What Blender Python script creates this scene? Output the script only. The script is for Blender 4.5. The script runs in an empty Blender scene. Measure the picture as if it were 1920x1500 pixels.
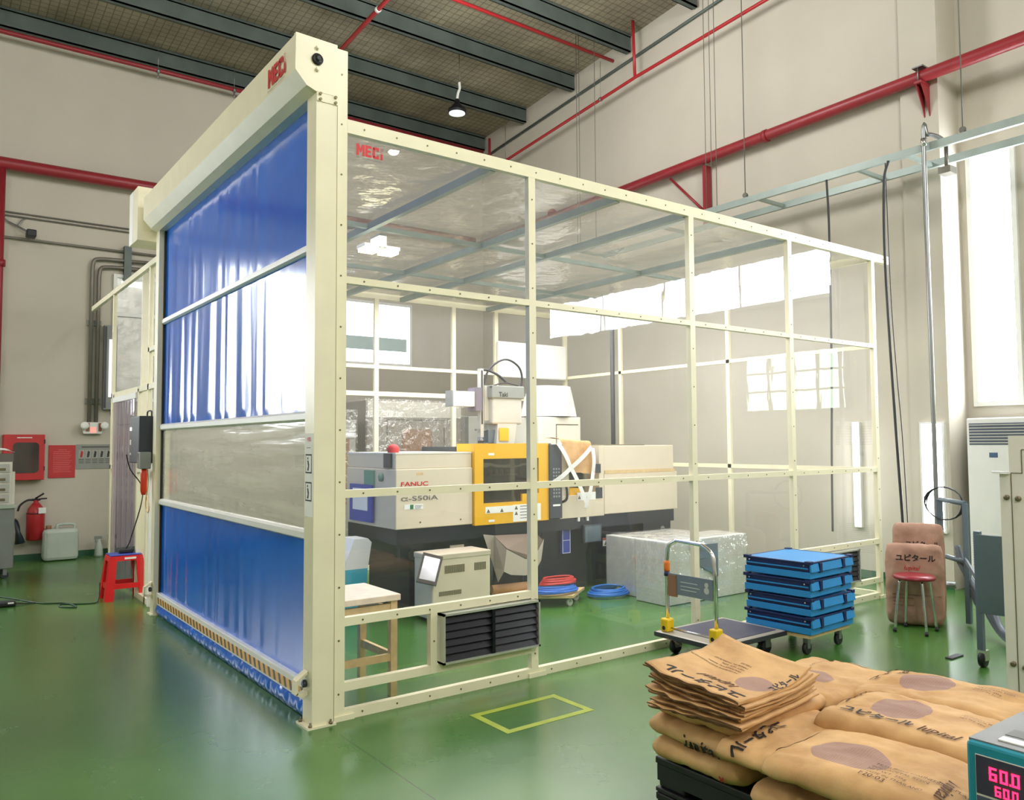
import bpy, bmesh, math, random
from mathutils import Vector, Matrix, noise

random.seed(7)
S = bpy.context.scene
C = S.collection
PI = math.pi
V = Vector

# ------------------------------------------------------------------ materials
def lin(r, g, b):
    f = lambda c: (c / 255 / 12.92) if c / 255 <= 0.04045 else ((c / 255 + 0.055) / 1.055) ** 2.4
    return (f(r), f(g), f(b), 1.0)

def nodes(name):
    m = bpy.data.materials.new(name)
    m.use_nodes = True
    nt = m.node_tree
    return m, nt, nt.nodes['Principled BSDF']

def N(nt, kind, **kw):
    n = nt.nodes.new(kind)
    for k, v in kw.items():
        if k in n.inputs:
            n.inputs[k].default_value = v
        else:
            setattr(n, k, v)
    return n

def plain(name, rgb, rough=0.5, metal=0.0, var=0.06, scale=6.0, bump=0.0, bscale=60.0, emit=None, estr=0.0, coat=0.0, spec=0.5):
    """painted / moulded surface with slight procedural variation"""
    m, nt, b = nodes(name)
    col = lin(*rgb)
    tc = N(nt, 'ShaderNodeTexCoord')
    nz = N(nt, 'ShaderNodeTexNoise', Scale=scale, Detail=4.0)
    nt.links.new(tc.outputs['Object'], nz.inputs['Vector'])
    rp = N(nt, 'ShaderNodeValToRGB')
    lo = tuple(max(0, c * (1 - var)) for c in col[:3]) + (1,)
    hi = tuple(min(1, c * (1 + var)) for c in col[:3]) + (1,)
    rp.color_ramp.elements[0].position = 0.3
    rp.color_ramp.elements[1].position = 0.7
    rp.color_ramp.elements[0].color = lo
    rp.color_ramp.elements[1].color = hi
    nt.links.new(nz.outputs['Fac'], rp.inputs['Fac'])
    nt.links.new(rp.outputs['Color'], b.inputs['Base Color'])
    b.inputs['Roughness'].default_value = rough
    b.inputs['Metallic'].default_value = metal
    b.inputs['Specular IOR Level'].default_value = spec
    b.inputs['Coat Weight'].default_value = coat
    b.inputs['Coat Roughness'].default_value = 0.08
    if emit:
        b.inputs['Emission Color'].default_value = lin(*emit)
        b.inputs['Emission Strength'].default_value = estr
    if bump:
        n2 = N(nt, 'ShaderNodeTexNoise', Scale=bscale, Detail=3.0)
        nt.links.new(tc.outputs['Object'], n2.inputs['Vector'])
        bp = N(nt, 'ShaderNodeBump', Strength=bump, Distance=0.01)
        nt.links.new(n2.outputs['Fac'], bp.inputs['Height'])
        nt.links.new(bp.outputs['Normal'], b.inputs['Normal'])
    return m

def film(name, tint=(255, 255, 255), haze=0.06, refl=0.07, rough=0.02, wob=0.15, wscale=(1.5, 1.5, 1.5), hazecol=(235, 235, 228), streak=0.0, fres=.75):
    """thin clear plastic sheet: mostly see-through, Fresnel reflection, a little milky haze"""
    m, nt, b = nodes(name)
    nt.nodes.remove(b)
    out = nt.nodes['Material Output']
    tc = N(nt, 'ShaderNodeTexCoord')
    mp = N(nt, 'ShaderNodeMapping')
    mp.inputs['Scale'].default_value = wscale
    nt.links.new(tc.outputs['Object'], mp.inputs['Vector'])
    nz = N(nt, 'ShaderNodeTexNoise', Scale=1.0, Detail=3.0)
    nt.links.new(mp.outputs['Vector'], nz.inputs['Vector'])
    bp = N(nt, 'ShaderNodeBump', Strength=wob, Distance=0.05)
    nt.links.new(nz.outputs['Fac'], bp.inputs['Height'])
    tr = N(nt, 'ShaderNodeBsdfTransparent', Color=lin(*tint))
    gl = N(nt, 'ShaderNodeBsdfGlossy', Roughness=rough, Color=(1, 1, 1, 1))
    nt.links.new(bp.outputs['Normal'], gl.inputs['Normal'])
    df = N(nt, 'ShaderNodeBsdfDiffuse', Color=lin(*hazecol))
    tl = N(nt, 'ShaderNodeBsdfTranslucent', Color=lin(*hazecol))
    hz = N(nt, 'ShaderNodeMixShader', Fac=0.5)
    nt.links.new(df.outputs[0], hz.inputs[1])
    nt.links.new(tl.outputs[0], hz.inputs[2])
    m1 = N(nt, 'ShaderNodeMixShader', Fac=haze)
    if streak:
        mr = N(nt, 'ShaderNodeMapRange')
        mr.inputs['From Min'].default_value = 0.35
        mr.inputs['From Max'].default_value = 0.7
        mr.inputs['To Min'].default_value = haze
        mr.inputs['To Max'].default_value = min(1, haze + streak)
        nt.links.new(nz.outputs['Fac'], mr.inputs['Value'])
        nt.links.new(mr.outputs[0], m1.inputs['Fac'])
    nt.links.new(tr.outputs[0], m1.inputs[1])
    nt.links.new(hz.outputs[0], m1.inputs[2])
    lw = N(nt, 'ShaderNodeLayerWeight', Blend=0.5)
    pw = N(nt, 'ShaderNodeMath', operation='POWER')
    pw.inputs[1].default_value = 4.0
    nt.links.new(lw.outputs['Facing'], pw.inputs[0])
    ma = N(nt, 'ShaderNodeMath', operation='MULTIPLY_ADD')
    ma.inputs[1].default_value = fres
    ma.inputs[2].default_value = refl
    nt.links.new(pw.outputs[0], ma.inputs[0])
    m2 = N(nt, 'ShaderNodeMixShader')
    nt.links.new(ma.outputs[0], m2.inputs['Fac'])
    nt.links.new(m1.outputs[0], m2.inputs[1])
    nt.links.new(gl.outputs[0], m2.inputs[2])
    nt.links.new(m2.outputs[0], out.inputs['Surface'])
    return m

def glow(name, rgb, strength):
    m, nt, b = nodes(name)
    b.inputs['Base Color'].default_value = lin(*rgb)
    b.inputs['Emission Color'].default_value = lin(*rgb)
    tc = N(nt, 'ShaderNodeTexCoord')
    nz = N(nt, 'ShaderNodeTexNoise', Scale=0.8)
    nt.links.new(tc.outputs['Object'], nz.inputs['Vector'])
    mr = N(nt, 'ShaderNodeMapRange')
    mr.inputs['To Min'].default_value = strength * 0.85
    mr.inputs['To Max'].default_value = strength * 1.15
    nt.links.new(nz.outputs['Fac'], mr.inputs['Value'])
    nt.links.new(mr.outputs[0], b.inputs['Emission Strength'])
    b.inputs['Roughness'].default_value = 0.3
    return m

M = {}
M['cream'] = plain('cream_paint', (236, 229, 198), 0.38, var=0.03)
M['cream_dark'] = plain('dark_cream_paint', (150, 140, 100), 0.6)  # darker cream for the guide seam and bracket bolts
M['alu'] = plain('aluminium', (205, 205, 198), 0.35, 0.6)
M['screw'] = plain('screw', (120, 110, 85), 0.4, 0.5)
M['red'] = plain('red_pipe_paint', (178, 38, 44), 0.35)
M['maroon'] = plain('maroon_pipe_paint', (150, 42, 50), 0.4)
M['galv'] = plain('galvanised_steel', (92, 103, 98), 0.45, 0.2, var=0.15, scale=3)
M['galv_light'] = plain('light_galvanised', (160, 172, 166), 0.4, 0.3)
M['steel'] = plain('dull_steel', (150, 152, 152), 0.35, 0.8)
M['chrome'] = plain('chrome', (215, 215, 215), 0.15, 0.95)
M['black'] = plain('black_rubber', (22, 22, 26), 0.5)
M['cable'] = plain('cable_grey', (50, 50, 54), 0.5)
M['wire'] = plain('hanger_wire', (110, 108, 100), 0.5)
M['navy'] = plain('dark_navy_machine', (17, 21, 38), 0.35, var=0.08)
M['navy2'] = plain('charcoal_panel', (52, 58, 66), 0.4)
M['mach'] = plain('machine_putty', (222, 210, 186), 0.4, var=0.02)
M['mach2'] = plain('machine_light', (232, 228, 214), 0.4, var=0.02)
M['yellow'] = plain('machine_yellow', (240, 182, 20), 0.4, var=0.03)
M['white'] = plain('white_paint', (240, 240, 236), 0.4, var=0.02)
M['paper'] = plain('white_paper', (244, 244, 240), 0.7, var=0.02)
M['ink'] = plain('black_ink', (30, 24, 22), 0.7)
M['ink_brown'] = plain('brown_ink', (84, 52, 30), 0.8)
M['ink_red'] = plain('red_ink', (190, 30, 36), 0.5)
M['ink_grey'] = plain('grey_ink', (110, 110, 106), 0.6)
M['logo_red'] = plain('logo_red', (205, 28, 30), 0.4)
M['blue'] = plain('crate_blue', (42, 138, 205), 0.4, var=0.05)
M['blue_dark'] = plain('crate_dark_blue', (14, 34, 84), 0.45)
M['sheet_blue'] = plain('blue_board', (58, 78, 168), 0.4)
M['cyan'] = plain('cyan_plastic', (60, 180, 205), 0.4)
M['teal'] = plain('teal_plastic', (34, 140, 160), 0.4, var=0.04)
M['stool_red'] = plain('red_plastic', (222, 24, 30), 0.3, var=0.04)
M['grey'] = plain('grey_paint', (140, 144, 140), 0.45)
M['grey_light'] = plain('light_grey_paint', (196, 196, 188), 0.45)
M['grey_blue'] = plain('blue_grey_paint', (98, 112, 122), 0.45)
M['foil'] = plain('silver_foil', (176, 176, 168), 0.3, 0.55, var=0.2, scale=5, bump=0.5, bscale=9)
M['wood'] = plain('pale_wood', (220, 190, 140), 0.55, var=0.1, scale=20)
M['wood_white'] = plain('worn_white_tabletop', (236, 220, 200), 0.5, var=0.08, scale=14)
M['card'] = plain('cardboard', (190, 146, 104), 0.8, var=0.08)
M['pipe_grey'] = plain('conduit_grey', (128, 124, 114), 0.4, 0.3)
M['sign_red'] = plain('sign_red', (196, 46, 48), 0.5)
M['glass_dark'] = plain('dark_glass', (70, 62, 58), 0.08, spec=0.8)
M['jerry'] = plain('milky_plastic', (186, 196, 184), 0.4, var=0.05)
M['brown'] = plain('brown_plate', (150, 104, 74), 0.5)
M['trolley_yellow'] = plain('trolley_yellow', (238, 196, 20), 0.4)
M['tape'] = plain('floor_tape_yellow', (158, 172, 52), 0.6, var=0.15)
M['led_red'] = glow('led_red', (255, 30, 70), 5.0)
M['led_green'] = glow('lcd_green', (190, 255, 0), 1.6)
M['lamp_on'] = glow('lamp_lens', (255, 252, 244), 30.0)
M['lamp_off'] = glow('lamp_lens_dim', (235, 238, 236), 0.8)  # faint glow put into the pale lenses of lamps that are off
M['tube'] = glow('fluorescent_tube', (250, 252, 255), 14.0)
M['day'] = glow('bright_daylit_pane', (244, 249, 255), 20.0)
M['day_left'] = glow('daylit_pane_left', (246, 250, 255), 7.0)
M['day_hall'] = glow('daylit_pane_hall', (246, 250, 255), 13.0)
M['day_soft'] = glow('daylit_pane', (240, 250, 255), 2.2)
M['day_green'] = glow('daylit_pane_trees', (226, 244, 214), 6.5)
M['panel'] = film('clear_pvc_sheet', haze=0.032, refl=0.06, rough=0.012, wob=0.05, wscale=(2.5, 2.5, 0.8), hazecol=(245, 243, 234))
M['panel_rear'] = film('clear_pvc_sheet_rear', haze=0.05, refl=0.02, rough=0.25, wob=0.4, wscale=(2.5, 2.5, .8), fres=.25)
M['roof_film'] = film('clear_pvc_roof_sheet', haze=0.2, refl=0.05, rough=0.16, wob=0.45, wscale=(5, 5, 5), hazecol=(205, 200, 184))
M['vision'] = film('cloudy_vision_sheet', haze=0.42, refl=0.16, rough=0.16, wob=0.16, wscale=(3, .7, 9), hazecol=(196, 194, 176), streak=0.35)  # cloudy film; its haze streaks also paint in level reflections
M['strip'] = film('purple_tinted_strip', tint=(222, 214, 232), haze=0.3, refl=0.12, rough=0.1, wob=0.3, hazecol=(172, 160, 178))
M['wrap'] = film('cling_wrap', haze=0.06, refl=0.16, rough=0.1, wob=0.9, wscale=(9, 9, 9))
M['smoke'] = film('smoked_window', tint=(120, 116, 112), haze=0.1, refl=0.1, rough=0.03, wob=0.1, hazecol=(120, 120, 120))

def blue_pvc():
    m, nt, b = nodes('blue_pvc_curtain')
    tc = N(nt, 'ShaderNodeTexCoord')
    nz = N(nt, 'ShaderNodeTexNoise', Scale=2.0, Detail=3.0)
    nt.links.new(tc.outputs['Object'], nz.inputs['Vector'])
    rp = N(nt, 'ShaderNodeValToRGB')
    rp.color_ramp.elements[0].color = lin(0, 88, 200)
    rp.color_ramp.elements[1].color = lin(0, 120, 244)
    nt.links.new(nz.outputs['Fac'], rp.inputs['Fac'])
    nt.links.new(rp.outputs['Color'], b.inputs['Base Color'])
    b.inputs['Roughness'].default_value = 0.15
    b.inputs['Specular IOR Level'].default_value = 0.6
    mp = N(nt, 'ShaderNodeMapping')
    mp.inputs['Scale'].default_value = (1, 7, .9)
    nt.links.new(tc.outputs['Object'], mp.inputs['Vector'])
    n2 = N(nt, 'ShaderNodeTexNoise', Scale=1.0, Detail=2.0)
    nt.links.new(mp.outputs['Vector'], n2.inputs['Vector'])
    bp = N(nt, 'ShaderNodeBump', Strength=0.12, Distance=0.02)
    nt.links.new(n2.outputs['Fac'], bp.inputs['Height'])
    nt.links.new(bp.outputs['Normal'], b.inputs['Normal'])
    return m
M['pvc'] = blue_pvc()

def hazard():
    m, nt, b = nodes('black_yellow_stripes')
    tc = N(nt, 'ShaderNodeTexCoord')
    sp = N(nt, 'ShaderNodeSeparateXYZ')
    nt.links.new(tc.outputs['Object'], sp.inputs[0])
    ad = N(nt, 'ShaderNodeMath', operation='MULTIPLY_ADD')
    ad.inputs[1].default_value = -0.45
    nt.links.new(sp.outputs['Z'], ad.inputs[0])
    nt.links.new(sp.outputs['Y'], ad.inputs[2])
    mu = N(nt, 'ShaderNodeMath', operation='MULTIPLY')
    mu.inputs[1].default_value = 11.0
    nt.links.new(ad.outputs[0], mu.inputs[0])
    fr = N(nt, 'ShaderNodeMath', operation='FRACT')
    nt.links.new(mu.outputs[0], fr.inputs[0])
    gt = N(nt, 'ShaderNodeMath', operation='GREATER_THAN')
    gt.inputs[1].default_value = 0.42
    nt.links.new(fr.outputs[0], gt.inputs[0])
    mx = N(nt, 'ShaderNodeMix', data_type='RGBA')
    mx.inputs[6].default_value = lin(70, 48, 24)
    mx.inputs[7].default_value = lin(240, 190, 110)
    nt.links.new(gt.outputs[0], mx.inputs[0])
    nt.links.new(mx.outputs[2], b.inputs['Base Color'])
    b.inputs['Roughness'].default_value = 0.45
    return m
M['hazard'] = hazard()

def floor_mat():
    m, nt, b = nodes('green_epoxy_floor')
    tc = N(nt, 'ShaderNodeTexCoord')
    n1 = N(nt, 'ShaderNodeTexNoise', Scale=0.7, Detail=5.0)
    nt.links.new(tc.outputs['Object'], n1.inputs['Vector'])
    rp = N(nt, 'ShaderNodeValToRGB')
    rp.color_ramp.elements[0].position = 0.3
    rp.color_ramp.elements[1].position = 0.72
    rp.color_ramp.elements[0].color = lin(54, 100, 40)
    rp.color_ramp.elements[1].color = lin(76, 124, 52)
    nt.links.new(n1.outputs['Fac'], rp.inputs['Fac'])
    br = N(nt, 'ShaderNodeTexBrick', Scale=1.0)
    br.inputs['Mortar Size'].default_value = 0.004
    br.inputs['Brick Width'].default_value = 5.0
    br.inputs['Row Height'].default_value = 2.6
    br.inputs['Color1'].default_value = (1, 1, 1, 1)
    br.inputs['Color2'].default_value = (1, 1, 1, 1)
    br.inputs['Mortar'].default_value = (0.5, 0.5, 0.5, 1)
    br.offset = 0.0
    mpb = N(nt, 'ShaderNodeMapping')
    mpb.inputs['Location'].default_value = (0.3, 3.45, 0)
    nt.links.new(tc.outputs['Object'], mpb.inputs['Vector'])
    nt.links.new(mpb.outputs['Vector'], br.inputs['Vector'])
    mx = N(nt, 'ShaderNodeMix', data_type='RGBA', blend_type='MULTIPLY')
    mx.inputs[0].default_value = 1.0
    nt.links.new(rp.outputs['Color'], mx.inputs[6])
    nt.links.new(br.outputs['Color'], mx.inputs[7])
    nt.links.new(mx.outputs[2], b.inputs['Base Color'])
    n2 = N(nt, 'ShaderNodeTexNoise', Scale=3.0, Detail=6.0)
    nt.links.new(tc.outputs['Object'], n2.inputs['Vector'])
    mr = N(nt, 'ShaderNodeMapRange')
    mr.inputs['To Min'].default_value = 0.22
    mr.inputs['To Max'].default_value = 0.30
    nt.links.new(n2.outputs['Fac'], mr.inputs['Value'])
    nt.links.new(mr.outputs[0], b.inputs['Roughness'])
    b.inputs['Specular IOR Level'].default_value = 0.85
    n3 = N(nt, 'ShaderNodeTexNoise', Scale=9.0, Detail=3.0)
    nt.links.new(tc.outputs['Object'], n3.inputs['Vector'])
    bp = N(nt, 'ShaderNodeBump', Strength=0.02, Distance=0.02)
    nt.links.new(n3.outputs['Fac'], bp.inputs['Height'])
    nt.links.new(bp.outputs['Normal'], b.inputs['Normal'])
    return m
M['floor'] = floor_mat()
M['wall'] = plain('wall_plaster', (203, 196, 181), 0.75, var=0.05, scale=0.8, bump=0.08, bscale=40)
M['base_green'] = plain('green_baseboard', (44, 96, 66), 0.4)

def foil_ceiling():
    m, nt, b = nodes('foil_insulation_with_wire_mesh')
    tc = N(nt, 'ShaderNodeTexCoord')
    nz = N(nt, 'ShaderNodeTexNoise', Scale=1.2, Detail=6.0)
    nt.links.new(tc.outputs['Object'], nz.inputs['Vector'])
    rp = N(nt, 'ShaderNodeValToRGB')
    rp.color_ramp.elements[0].position = 0.3
    rp.color_ramp.elements[1].position = 0.75
    rp.color_ramp.elements[0].color = lin(138, 130, 112)
    rp.color_ramp.elements[1].color = lin(186, 176, 150)
    nt.links.new(nz.outputs['Fac'], rp.inputs['Fac'])
    br = N(nt, 'ShaderNodeTexBrick', Scale=1.0)
    br.offset = 0.0
    br.inputs['Brick Width'].default_value = 0.11
    br.inputs['Row Height'].default_value = 0.11
    br.inputs['Mortar Size'].default_value = 0.007
    br.inputs['Color1'].default_value = (1, 1, 1, 1)
    br.inputs['Color2'].default_value = (1, 1, 1, 1)
    br.inputs['Mortar'].default_value = (0.5, 0.5, 0.5, 1)
    nt.links.new(tc.outputs['Object'], br.inputs['Vector'])
    mx = N(nt, 'ShaderNodeMix', data_type='RGBA', blend_type='MULTIPLY')
    mx.inputs[0].default_value = 1.0
    nt.links.new(rp.outputs['Color'], mx.inputs[6])
    nt.links.new(br.outputs['Color'], mx.inputs[7])
    nt.links.new(mx.outputs[2], b.inputs['Base Color'])
    b.inputs['Metallic'].default_value = 0.15
    b.inputs['Roughness'].default_value = 0.5
    n2 = N(nt, 'ShaderNodeTexNoise', Scale=4.0, Detail=4.0)
    nt.links.new(tc.outputs['Object'], n2.inputs['Vector'])
    bp = N(nt, 'ShaderNodeBump', Strength=0.7, Distance=0.06)
    nt.links.new(n2.outputs['Fac'], bp.inputs['Height'])
    nt.links.new(bp.outputs['Normal'], b.inputs['Normal'])
    return m
M['ceiling'] = foil_ceiling()

def kraft(name, blob, c0=(188, 144, 94), c1=(220, 178, 124)):
    """kraft paper with optional purple halftone patch in UV space (blob = cx, cy, rx, ry)"""
    m, nt, b = nodes(name)
    tc = N(nt, 'ShaderNodeTexCoord')
    nz = N(nt, 'ShaderNodeTexNoise', Scale=7.0, Detail=6.0)
    nt.links.new(tc.outputs['Object'], nz.inputs['Vector'])
    rp = N(nt, 'ShaderNodeValToRGB')
    rp.color_ramp.elements[0].position = 0.3
    rp.color_ramp.elements[1].position = 0.7
    rp.color_ramp.elements[0].color = lin(*c0)
    rp.color_ramp.elements[1].color = lin(*c1)
    nt.links.new(nz.outputs['Fac'], rp.inputs['Fac'])
    last = rp.outputs['Color']
    if blob:
        sp = N(nt, 'ShaderNodeSeparateXYZ')
        nt.links.new(tc.outputs['UV'], sp.inputs[0])
        terms = []
        for ax, c0, r in (('X', blob[0], blob[2]), ('Y', blob[1], blob[3])):
            a = N(nt, 'ShaderNodeMath', operation='SUBTRACT')
            a.inputs[1].default_value = c0
            nt.links.new(sp.outputs[ax], a.inputs[0])
            d = N(nt, 'ShaderNodeMath', operation='DIVIDE')
            d.inputs[1].default_value = r
            nt.links.new(a.outputs[0], d.inputs[0])
            p = N(nt, 'ShaderNodeMath', operation='POWER')
            p.inputs[1].default_value = 2.0
            nt.links.new(d.outputs[0], p.inputs[0])
            terms.append(p)
        s = N(nt, 'ShaderNodeMath', operation='ADD')
        nt.links.new(terms[0].outputs[0], s.inputs[0])
        nt.links.new(terms[1].outputs[0], s.inputs[1])
        lt = N(nt, 'ShaderNodeMath', operation='LESS_THAN')
        lt.inputs[1].default_value = 1.0
        nt.links.new(s.outputs[0], lt.inputs[0])
        vo = N(nt, 'ShaderNodeTexVoronoi', Scale=70.0, Randomness=0.0)
        nt.links.new(tc.outputs['UV'], vo.inputs['Vector'])
        dt = N(nt, 'ShaderNodeMapRange')
        dt.inputs['From Min'].default_value = 0.2
        dt.inputs['From Max'].default_value = 0.75
        dt.inputs['To Min'].default_value = 0.75
        dt.inputs['To Max'].default_value = 0.35
        nt.links.new(vo.outputs['Distance'], dt.inputs['Value'])
        mu = N(nt, 'ShaderNodeMath', operation='MULTIPLY')
        nt.links.new(lt.outputs[0], mu.inputs[0])
        nt.links.new(dt.outputs[0], mu.inputs[1])
        mx = N(nt, 'ShaderNodeMix', data_type='RGBA')
        mx.inputs[7].default_value = lin(132, 104, 118)
        nt.links.new(mu.outputs[0], mx.inputs[0])
        nt.links.new(last, mx.inputs[6])
        last = mx.outputs[2]
    nt.links.new(last, b.inputs['Base Color'])
    b.inputs['Roughness'].default_value = 0.7
    b.inputs['Specular IOR Level'].default_value = 0.3
    n2 = N(nt, 'ShaderNodeTexNoise', Scale=14.0, Detail=5.0)
    nt.links.new(tc.outputs['Object'], n2.inputs['Vector'])
    bp = N(nt, 'ShaderNodeBump', Strength=0.4, Distance=0.012)
    nt.links.new(n2.outputs['Fac'], bp.inputs['Height'])
    nt.links.new(bp.outputs['Normal'], b.inputs['Normal'])
    return m
M['kraft'] = kraft('kraft_paper', None)
M['kraft_blob'] = kraft('kraft_paper_purple_print', (0.36, 0.55, 0.15, 0.28))
M['kraft_blob2'] = kraft('kraft_paper_purple_print_wide', (0.62, 0.60, 0.2, 0.22))

# ------------------------------------------------------------------ mesh helpers
BASE = {}                     # world position of the frame the children of a thing are written in

class MB:
    def __init__(s):
        s.bm = bmesh.new()
        s.mi = 0
    def _f(s, vs):
        try:
            f = s.bm.faces.new(vs)
            f.material_index = s.mi
            return f
        except ValueError:
            return None
    def verts(s, pts):
        return [s.bm.verts.new(p) for p in pts]
    def box(s, a, b, bev=0.0):
        x0, x1 = sorted((a[0], b[0])); y0, y1 = sorted((a[1], b[1])); z0, z1 = sorted((a[2], b[2]))
        v = s.verts([(x0,y0,z0),(x1,y0,z0),(x1,y1,z0),(x0,y1,z0),(x0,y0,z1),(x1,y0,z1),(x1,y1,z1),(x0,y1,z1)])
        fs = [s._f([v[i] for i in q]) for q in ((3,2,1,0),(4,5,6,7),(0,1,5,4),(1,2,6,5),(2,3,7,6),(3,0,4,7))]
        if bev > 0:
            es = set(e for f in fs for e in f.edges)
            r = bmesh.ops.bevel(s.bm, geom=list(es), offset=bev, segments=2, profile=0.5, affect='EDGES')
            for f in r['faces']:
                f.material_index = s.mi
        return s
    def quad(s, a, b, c, d):
        s._f(s.verts([a, b, c, d]))
        return s
    def poly(s, pts):
        s._f(s.verts(pts))
        return s
    def prism(s, pts, d):
        """extrude a planar polygon by the vector d"""
        d = V(d)
        a = s.verts(pts)
        b = s.verts([V(p) + d for p in pts])
        n = len(pts)
        s._f(list(reversed(a)))
        s._f(b)
        for i in range(n):
            s._f([a[i], a[(i+1) % n], b[(i+1) % n], b[i]])
        return s
    def hexa(s, low, high):
        a = s.verts(low); b = s.verts(high)
        n = len(low)
        s._f(list(reversed(a))); s._f(b)
        for i in range(n):
            s._f([a[i], a[(i+1) % n], b[(i+1) % n], b[i]])
        return s
    def tube(s, path, r, n=8, cap=True, closed=False):
        path = [V(p) for p in path]
        rs = r if isinstance(r, (list, tuple)) else [r] * len(path)
        rings = []
        up = None
        for i, p in enumerate(path):
            if closed:
                t = (path[(i+1) % len(path)] - path[i-1])
            elif i == 0:
                t = path[1] - p
            elif i == len(path) - 1:
                t = p - path[i-1]
            else:
                t = (path[i+1] - p).normalized() + (p - path[i-1]).normalized()
            if t.length < 1e-9:
                t = V((0, 0, 1))
            t.normalize()
            if up is None:
                up = V((0, 0, 1)) if abs(t.z) < 0.9 else V((1, 0, 0))
            u = t.cross(up)
            if u.length < 1e-6:
                u = t.cross(V((0, 1, 0)))
            u.normalize()
            w = u.cross(t).normalized()
            up = w
            rings.append(s.verts([p + rs[i] * (math.cos(2*PI*k/n) * u + math.sin(2*PI*k/n) * w) for k in range(n)]))
        m = len(rings)
        for i in range(m if closed else m - 1):
            A, B = rings[i], rings[(i+1) % m]
            for k in range(n):
                f = s._f([A[k], A[(k+1) % n], B[(k+1) % n], B[k]])
                if f: f.smooth = True
        if cap and not closed:
            s._f(list(reversed(rings[0]))); s._f(rings[-1])
        return s
    def cyl(s, a, b, r, n=16):
        return s.tube([a, b], r, n)
    def lathe(s, c, prof, n=24, axis='z'):
        """prof: list of (radius, height) around the vertical through c"""
        c = V(c)
        rings = []
        for r, h in prof:
            if axis == 'z':
                ring = [c + V((r*math.cos(2*PI*k/n), r*math.sin(2*PI*k/n), h)) for k in range(n)]
            elif axis == 'y':
                ring = [c + V((r*math.cos(2*PI*k/n), h, r*math.sin(2*PI*k/n))) for k in range(n)]
            else:
                ring = [c + V((h, r*math.cos(2*PI*k/n), r*math.sin(2*PI*k/n))) for k in range(n)]
            rings.append(s.verts(ring))
        for A, B in zip(rings, rings[1:]):
            for k in range(n):
                f = s._f([A[k], A[(k+1) % n], B[(k+1) % n], B[k]])
                if f: f.smooth = True
        s._f(list(reversed(rings[0]))); s._f(rings[-1])
        return s
    def grid(s, fn, nu, nv, smooth=True, uv=False):
        vs = [[s.bm.verts.new(fn(i / nu, j / nv)) for j in range(nv + 1)] for i in range(nu + 1)]
        for i in range(nu):
            for j in range(nv):
                f = s._f([vs[i][j], vs[i+1][j], vs[i+1][j+1], vs[i][j+1]])
                if f and smooth: f.smooth = True
        return s
    def build(s, name, mat, parent=None, smooth=False, recalc=True):
        if recalc:
            bmesh.ops.recalc_face_normals(s.bm, faces=s.bm.faces)
        off = V((0, 0, 0))
        if parent is not None:
            off = BASE.get(parent.name, V((0, 0, 0)))
        elif len(s.bm.verts):
            co = [v.co for v in s.bm.verts]
            off = V(((min(c.x for c in co) + max(c.x for c in co)) / 2, (min(c.y for c in co) + max(c.y for c in co)) / 2, min(c.z for c in co)))
        for v in s.bm.verts:
            v.co -= off
        me = bpy.data.meshes.new(name)
        s.bm.to_mesh(me)
        s.bm.free()
        for m_ in (mat if isinstance(mat, (list, tuple)) else [mat]):
            me.materials.append(m_)
        if smooth:
            for p in me.polygons: p.use_smooth = True
        o = bpy.data.objects.new(name, me)
        C.objects.link(o)
        if parent is not None:
            o.parent = parent
            BASE[o.name] = off
        else:
            o.location = off
            BASE[o.name] = off.copy()
        return o

def box(name, a, b, mat, parent=None, bev=0.0):
    return MB().box(a, b, bev).build(name, mat, parent)

def tag(o, label, cat, group=None):
    o['label'] = label
    o['category'] = cat
    if group: o['group'] = group
    return o

def struct(o):
    o['kind'] = 'structure'
    return o

def thing(name, label, cat, loc, group=None, local=False, rz=0.0):
    o = bpy.data.objects.new(name, None)
    o.empty_display_size = 0.1
    C.objects.link(o)
    o.location = loc
    o.rotation_euler = (0, 0, rz)
    BASE[o.name] = V((0, 0, 0)) if local else V(loc)
    return tag(o, label, cat, group)

def copy_tree(o, parent=None):
    c = o.copy()
    C.objects.link(c)
    if parent is not None: c.parent = parent
    for ch in list(o.children):
        copy_tree(ch, c)
    return c

def text(body, size, org, xd, yd, mat, parent, name='lettering', shear=0.0, width=None, lift=0.0, warp=None, bold=0.0):
    """flat lettering: baseline-left at org, running along xd, rising along yd"""
    cu = bpy.data.curves.new('txt', 'FONT')
    cu.body = body
    cu.size = 1.0
    cu.offset = bold
    o = bpy.data.objects.new('txt', cu)
    C.objects.link(o)
    dg = bpy.context.evaluated_depsgraph_get()
    dg.update()
    me = bpy.data.meshes.new_from_object(o.evaluated_get(dg))
    bpy.data.objects.remove(o)
    xs = [v.co.x for v in me.vertices] or [0, 1]
    w = max(xs) - min(xs)
    x0 = min(xs)
    sx = (width / w) if width else size
    org, xd, yd = V(org), V(xd).normalized(), V(yd).normalized()
    nrm = xd.cross(yd)
    off = BASE.get(parent.name, V((0, 0, 0))) if parent else V((0, 0, 0))
    for v in me.vertices:
        x = (v.co.x - x0) * sx + shear * v.co.y * size
        y = v.co.y * size
        p = org + xd * x + yd * y + nrm * lift
        if warp: p = V(warp(p))
        v.co = p - off
    me.name = name
    me.materials.clear()
    me.materials.append(mat)
    t = bpy.data.objects.new(name, me)
    C.objects.link(t)
    if parent:
        t.parent = parent
        BASE[t.name] = off
    return t

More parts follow.
